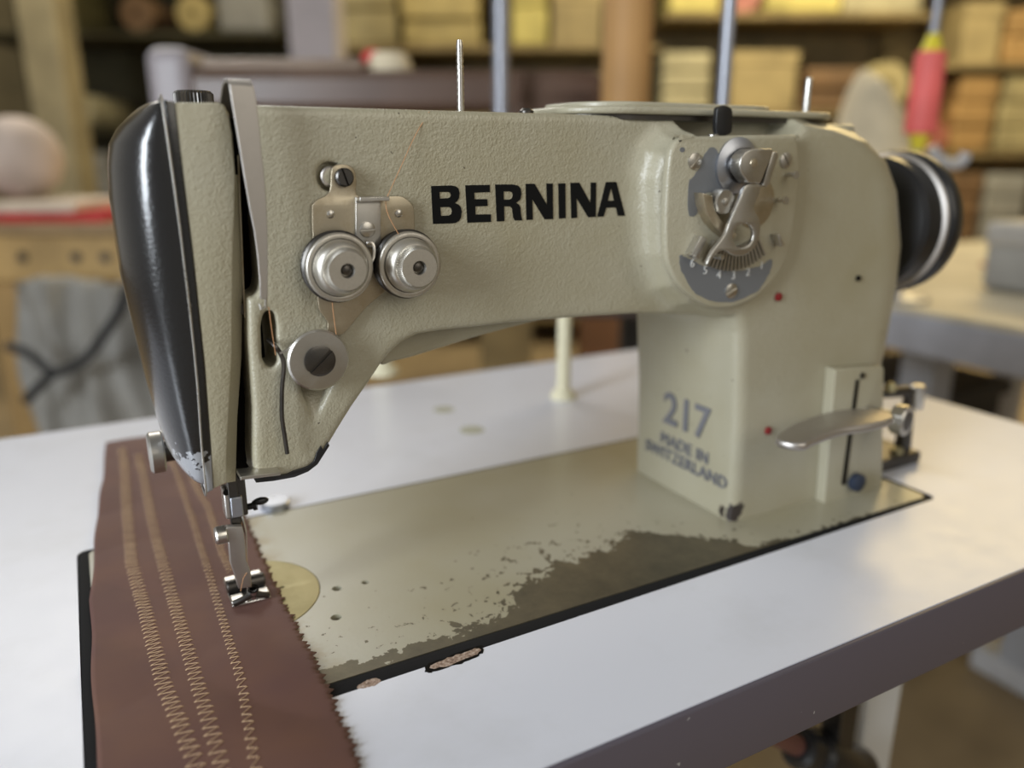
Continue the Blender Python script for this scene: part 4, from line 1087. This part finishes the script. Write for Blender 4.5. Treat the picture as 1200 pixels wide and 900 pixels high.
o = MB().lathe([(3.9, 0), (4.1, .5), (3.8, hgt-1.4), (3.0, hgt)], W(u, 149, zt_+.05), (0,0,1), 28).build('thread_cone', cream2, smooth=True); tag(o, 'white thread cone standing on the dark brown machine', 'thread')
u, z = q3(425, 122, 141)
o = MB().sphere(W(q3(425, 120, 137)[0], 149, zt_+2.0), 2.0).build('pincushion', C('red_felt', (.55, .02, .03)), smooth=True); tag(o, 'small red pincushion ball on the dark brown machine', 'pincushion')
u = q3(738, 60, 128)[0]; r = (q3(768, 60, 128)[0]-q3(710, 60, 128)[0])/2
tb = MB().lathe([(r, 0), (r, 90), (r*.85, 90), (r*.85, 80)], W(u, 131, .05), (0,0,1), 40).build('cardboard_tube', cmat('tube_board', (.48, .27, .10), .6, .15, 4), smooth=True); tag(tb, 'tall brown cardboard tube standing behind the arm lid', 'tube')

u = UZ(587, 60, 132)[0]
o = MB().lathe([(4, .0), (4, .8), (1.3, 1.4), (1.3, 70)], W(u, 134, .05), (0,0,1), 24).build('thread_stand_rod', 'greyrod', smooth=True); tag(o, 'pale grey metal rod rising behind the textured spool pin', 'rod')

# --- workbench on the left with bundle, magazine and tarpaulin
zt = UZ(60, 262, 185)[1]; zb = UZ(60, 330, 185)[1]
wb = empty('workbench', W(-150, 215, FZ), 0, 'pale wooden workbench at the left edge behind the black head cap', 'workbench')
ul = UZ(-120, 262, 185)[0]; ur = UZ(175, 262, 185)[0]
bb(MB(), ul, ur, 183, 250, zt-2.5, zt).build('bench_top', cmat('bench_wood', (.30, .20, .10), .6, .3, 5), wb, bevel=.4)
bb(MB(), ul+1, ur-1, 185, 188, zb, zt-2.5).build('apron', cmat('apron_wood', (.50, .33, .13), .6, .25, 9), wb, bevel=.4)
for px in (-3, 160):
    u = UZ(px, 300, 188)[0]; bb(MB(), u-4, u+4, 188, 196, FZ, zb+2).build('leg', ply, wb, bevel=.4)
    bb(MB(), u-4, u+4, 240, 248, FZ, zt-2.5).build('leg', ply, wb, bevel=.4)
for px in (25, 88, 122):
    u, z = UZ(px, 302, 184.5); MB().lathe([(1.3, 0), (1.1, .5)], W(u, 185, z), tuple(-V_), 16).build('bolt', 'darksteel', wb, smooth=True)
m_ = empty('magazine', W(UZ(40, 250, 192)[0], 198, zt), 0, 'red and white magazine lying on the wooden workbench', 'magazine')
ua, ub = UZ(-30, 250, 190)[0], UZ(128, 250, 190)[0]
bb(MB(), ua, ub, 187, 216, zt+.05, zt+2.2).build('cover', C('red_print', (.50, .025, .03)), m_, bevel=.3)
bb(MB(), ua+4, ub-6, 186.5, 214, zt+2.2, zt+4.6).build('pages', C('paper', (.62, .52, .42)), m_, bevel=.5)
u, z = UZ(8, 200, 200)
o = MB().sphere(W(u, 206, zt+5+9.5), 10, 16, (1.0, .9, 1.0)).build('cloth_bundle', C('pinkish_cloth', (.58, .48, .42)), smooth=True); tag(o, 'round pale cloth bundle at the left edge on the workbench', 'bundle')
def tarp():
    V = []; Fc = []; n, k = 60, 40
    u0 = UZ(-40, 400, 160)[0]; u1 = UZ(215, 400, 160)[0]; z0 = FZ+.3; z1 = UZ(100, 334, 160)[1]
    for j in range(k+1):
        t = j/k
        for i in range(n+1):
            s = i/n; an = math.pi*(1-s) ; top = z1-5*abs(s-.5)**2*4
            z = z0+(top-z0)*min(1, t*1.08); u = u0+(u1-u0)*s
            bul = math.sin(math.pi*min(max(s, .0), 1))**.5*math.cos(t*1.45)**.5*22
            vv_ = 181-bul+2.8*math.sin(s*17+t*7)*math.cos(t*9-s*5)+1.4*math.sin(s*41+t*13)
            V.append(W(u, vv_, z+1.5*math.sin(s*9)))
    w = n+1
    for j in range(k):
        for i in range(n): Fc.append((j*w+i, j*w+i+1, (j+1)*w+i+1, (j+1)*w+i))
    o = build('tarpaulin', V, Fc, C('grey_tarp', (.30, .29, .265), .55), None, smooth='full')
    s = o.modifiers.new('t', 'SOLIDIFY'); s.thickness = .006
    tag(o, 'grey tarpaulin bundle slumped under the wooden workbench', 'tarpaulin')
    for pts in ([(30, 470), (60, 440), (95, 425), (120, 395), (142, 360), (150, 334)], [(8, 405), (35, 415), (62, 436), (90, 428)]):
        P = [Vector(BG(x, y, 156)) for x, y in pts]
        o2 = MB().tube(catmull([tuple(p) for p in P], 5), 1.0, 8).build('strap', C('strap_black', (.02, .02, .022)), o, smooth=True)
tarp()

# --- second white table on the right
RX0, RX1, RY0, RY1 = 104, 215, 30, 122
rtb = empty('work_table', (160, 76, FZ), 0, 'second white table with lilac edge behind the hand wheel at right', 'table')
MB().box(RX0, RX1, RY0, RY1, -.9, 0).build('tabletop', C('table_reflection_cream', (.62, .56, .42), .35), rtb, bevel=.2)  # white top tinted cream: the warm reflection on it is put into the colour
MB().box(RX0-.2, RX1+.2, RY0-.2, RY1+.2, -6.5, -.9).build('apron', C('table_lilac', (.40, .41, .46), .5), rtb, bevel=.3)
for x, y in ((145, 66), (124, 80), (RX1-6, 66), (RX1-6, 112)):
    MB().box(x-3, x+3, y-3, y+3, FZ, -6.5).build('leg', C('leg_white_%d' % (x+y), (.45, .47, .52), .5), rtb, bevel=.3)
for x in (145, RX1-6):
    MB().box(x-3.4, x+3.4, 36, 112 if x > 150 else 74, FZ, FZ+5).build('foot_bar', C('foot_white_%d' % x, (.62, .63, .66), .5), rtb, bevel=.8)
db = empty('storage_bin', (139, 96, FZ), 0, 'dark storage bin under the second white table', 'bin')
MB().box(122, 156, 84, 108, FZ+.1, -24).build('bin_body', C('bin_dark', (.025, .027, .033), .6), db, bevel=1)
MB().box(121, 157, 83, 109, -24, -21).build('lid', C('bin_lid', (.035, .037, .045), .6), db, bevel=.6)
gp = onX(1165, 265, 128)
gc = empty('grey_case', (136, 68, 0), 0, 'long grey case lying on the second white table', 'case')
g0 = BG(1128, 292, 150); g1 = BG(1215, 292, 150)
MB().box(128, 160, 42, 76, .05, 9).build('case_body', C('case_grey', (.30, .30, .29), .5), gc, bevel=1.2)
MB().box(127.6, 160.4, 41.6, 76.4, 7, 11).build('lid', C('case_lid', (.38, .37, .35), .5), gc, bevel=1)
x_, y_ = onZ(1166, 312); o = MB().lathe([(2.6, 0), (2.6, .4), (1.0, .8), (1.0, 4.4), (2.4, 4.8), (2.4, 5.2)], (x_, y_, .02), (0,0,1), 24).build('thread_spool', C('rust_thread', (.32, .10, .06)), smooth=True); tag(o, 'small rust brown spool standing on the second white table', 'spool')
# coral spool on its rod, standing on the second table
yy = 52.0; d_ = _ray(1085, 106); xs_ = 108.5; ys_ = xs_*d_[1]/d_[0]
zA = onY(1085, 157, ys_)[1]; zB = onY(1085, 60, ys_)[1]; R0 = (onY(1105, 100, ys_)[0]-onY(1065, 100, ys_)[0])*.5*.56
sr = empty('spool_rod', (xs_, ys_, 0), 0, 'thin grey rod on a round foot carrying the coral spool', 'rod')
MB().lathe([(4.5, 0), (4.5, .5), (.9, 1.2), (.62, 1.5), (.62, 62)], (xs_, ys_, .02), (0,0,1), 24).build('rod_pole', 'greyrod', sr, smooth=True)
o = empty('coral_spool', (xs_, ys_, zA), 0, 'coral red thread spool with yellow ends on a thin rod above the hand wheel', 'spool')
def hol(prof, m, nm): return MB().lathe(prof, (xs_, ys_, 0), (0,0,1), 36, cap=False).build(nm, m, o, smooth=True)
hol([(.7, zA+.4), (R0*.97, zA), (R0*1.05, zA+1), (R0*.97, zB-1), (R0*.9, zB), (.7, zB+.2)], C('coral_thread', (.72, .13, .12), .5), 'thread_winding')
hol([(.7, zB), (R0*.72, zB), (R0*.35, zB+2.2), (.7, zB+2.3)], C('yellow_plastic', (.75, .65, .04), .4), 'cone_end')
hol([(.7, zA-2.4), (R0*.4, zA-2.2), (R0*.7, zA+.2), (.7, zA+.2)], C('yellow_plastic_b', (.72, .62, .05), .4), 'cone_end')
hk_ = [BG(x, y, 118) for x, y in [(1092,172),(1098,184),(1112,192),(1126,190),(1132,180)]]
MB().tube(catmull([tuple(p) for p in hk_], 6), .8, 10).build('hook', C('hook_grey', (.45, .45, .47), .4), sr, smooth=True)
# crumpled cloth bag between shelf and spool
def bag():
    mb = MB(); u, z = UZ(1035, 165, 205); mb.sphere((0,0,0), 1, 24)
    V = []
    for x, y, zz in mb.v:
        k = 1+.10*math.sin(5*x+3*zz)+.07*math.sin(9*y+4*x)
        V.append(W(u+x*13*k, 212+y*12*k, -12.9+16.9+max(-16.9, zz*34*k)+(0)))
    o = build('cloth_bag', V, mb.f, cream2, None, smooth='full'); tag(o, 'crumpled cream cloth bag on a stool left of the coral spool', 'bag')
    e = empty('stool', W(u, 212, FZ), 0, 'round wooden stool under the crumpled cream bag', 'stool')
    MB().lathe([(14, 0), (14.5, 1), (14, 3)], W(u, 212, -15.95), (0,0,1), 30).build('seat', ply, e, smooth=True)
    for a in range(4):
        an = a*math.pi/2+.6; MB().tube([W(u+9*math.cos(an), 212+9*math.sin(an), -15), W(u+13*math.cos(an), 212+13*math.sin(an), FZ)], 1.4, 8).build('leg', ply, e, smooth=True)
bag()
# boxes and bags on the floor, seen through the arm opening and below the table
def floorbox(px0, px1, v, h, m, label, depth=25):
    return carton('cardboard_box', px0, px1, FZ, h, v, m, label, depth)
floorbox(560, 625, 300, 62, C('k2', (.35, .28, .15)), 'tan box on the floor seen through the arm opening', 30)
floorbox(690, 745, 290, 66, C('k3', (.24, .12, .06)), 'rust brown box on the floor left of the pillar, through the opening', 30)



# ================================================================== LIGHT
sc = bpy.context.scene
w = bpy.data.worlds.new('world'); sc.world = w; w.use_nodes = True
wn = w.node_tree; bgn = wn.nodes['Background']
bgn.inputs['Color'].default_value = (.95, .90, .80, 1); bgn.inputs['Strength'].default_value = .26
def area(name, loc, target, size, size_y, power, col):
    l = bpy.data.lights.new(name, 'AREA'); l.shape = 'RECTANGLE'; l.size = size*S; l.size_y = size_y*S; l.energy = power; l.color = col
    o = bpy.data.objects.new(name, l); COL.objects.link(o); o.location = Vector(loc)*S
    o.rotation_euler = (Vector(target)-Vector(loc)).to_track_quat('-Z', 'Y').to_euler(); return o
area('window_daylight_left', (-165, -22, 68), (22, 34, 9), 55, 120, 46, (.86, .93, 1.0))
area('window_daylight_back', (20, 330, 200), (20, 40, 0), 180, 110, 32, (1.0, .97, .90))
area('window_sunlit_right', W(240, 430, 205), (50, 45, 0), 220, 80, 46, (1.0, .74, .32))
area('shelf_fill_light', W(150, 290, 215), W(190, 430, 60), 160, 90, 80, (1.0, .88, .58))  # added warm fill to brighten the shelves, no actual lamp there
area('left_shelf_fill_light', W(-150, 260, 215), W(-150, 430, 40), 100, 80, 14, (1.0, .88, .62))  # weaker added fill for the left shelf, not a fitting of the room
area('front_fill_light', (70, -150, 120), (20, 35, 10), 140, 140, 11, (1.0, .93, .80))  # added fill from the front so the machine's metal does not go dark

cd = bpy.data.cameras.new('camera'); co = bpy.data.objects.new('camera', cd); COL.objects.link(co)
cd.sensor_width = 36; cd.sensor_fit = 'HORIZONTAL'; cd.lens = 36*F/1200
R_ = Matrix((rt, up, -fw)).transposed().to_4x4()
co.matrix_world = Matrix.Translation(Vector(CAM)*S) @ R_
cd.clip_start = .01; cd.clip_end = 50
cd.dof.use_dof = True; cd.dof.focus_distance = .35; cd.dof.aperture_fstop = cd.lens/8.0
sc.camera = co
sc.view_settings.view_transform = 'Standard'; sc.view_settings.look = 'None'; sc.view_settings.gamma = 1; sc.view_settings.exposure = 0
sc.view_settings.use_curve_mapping = False
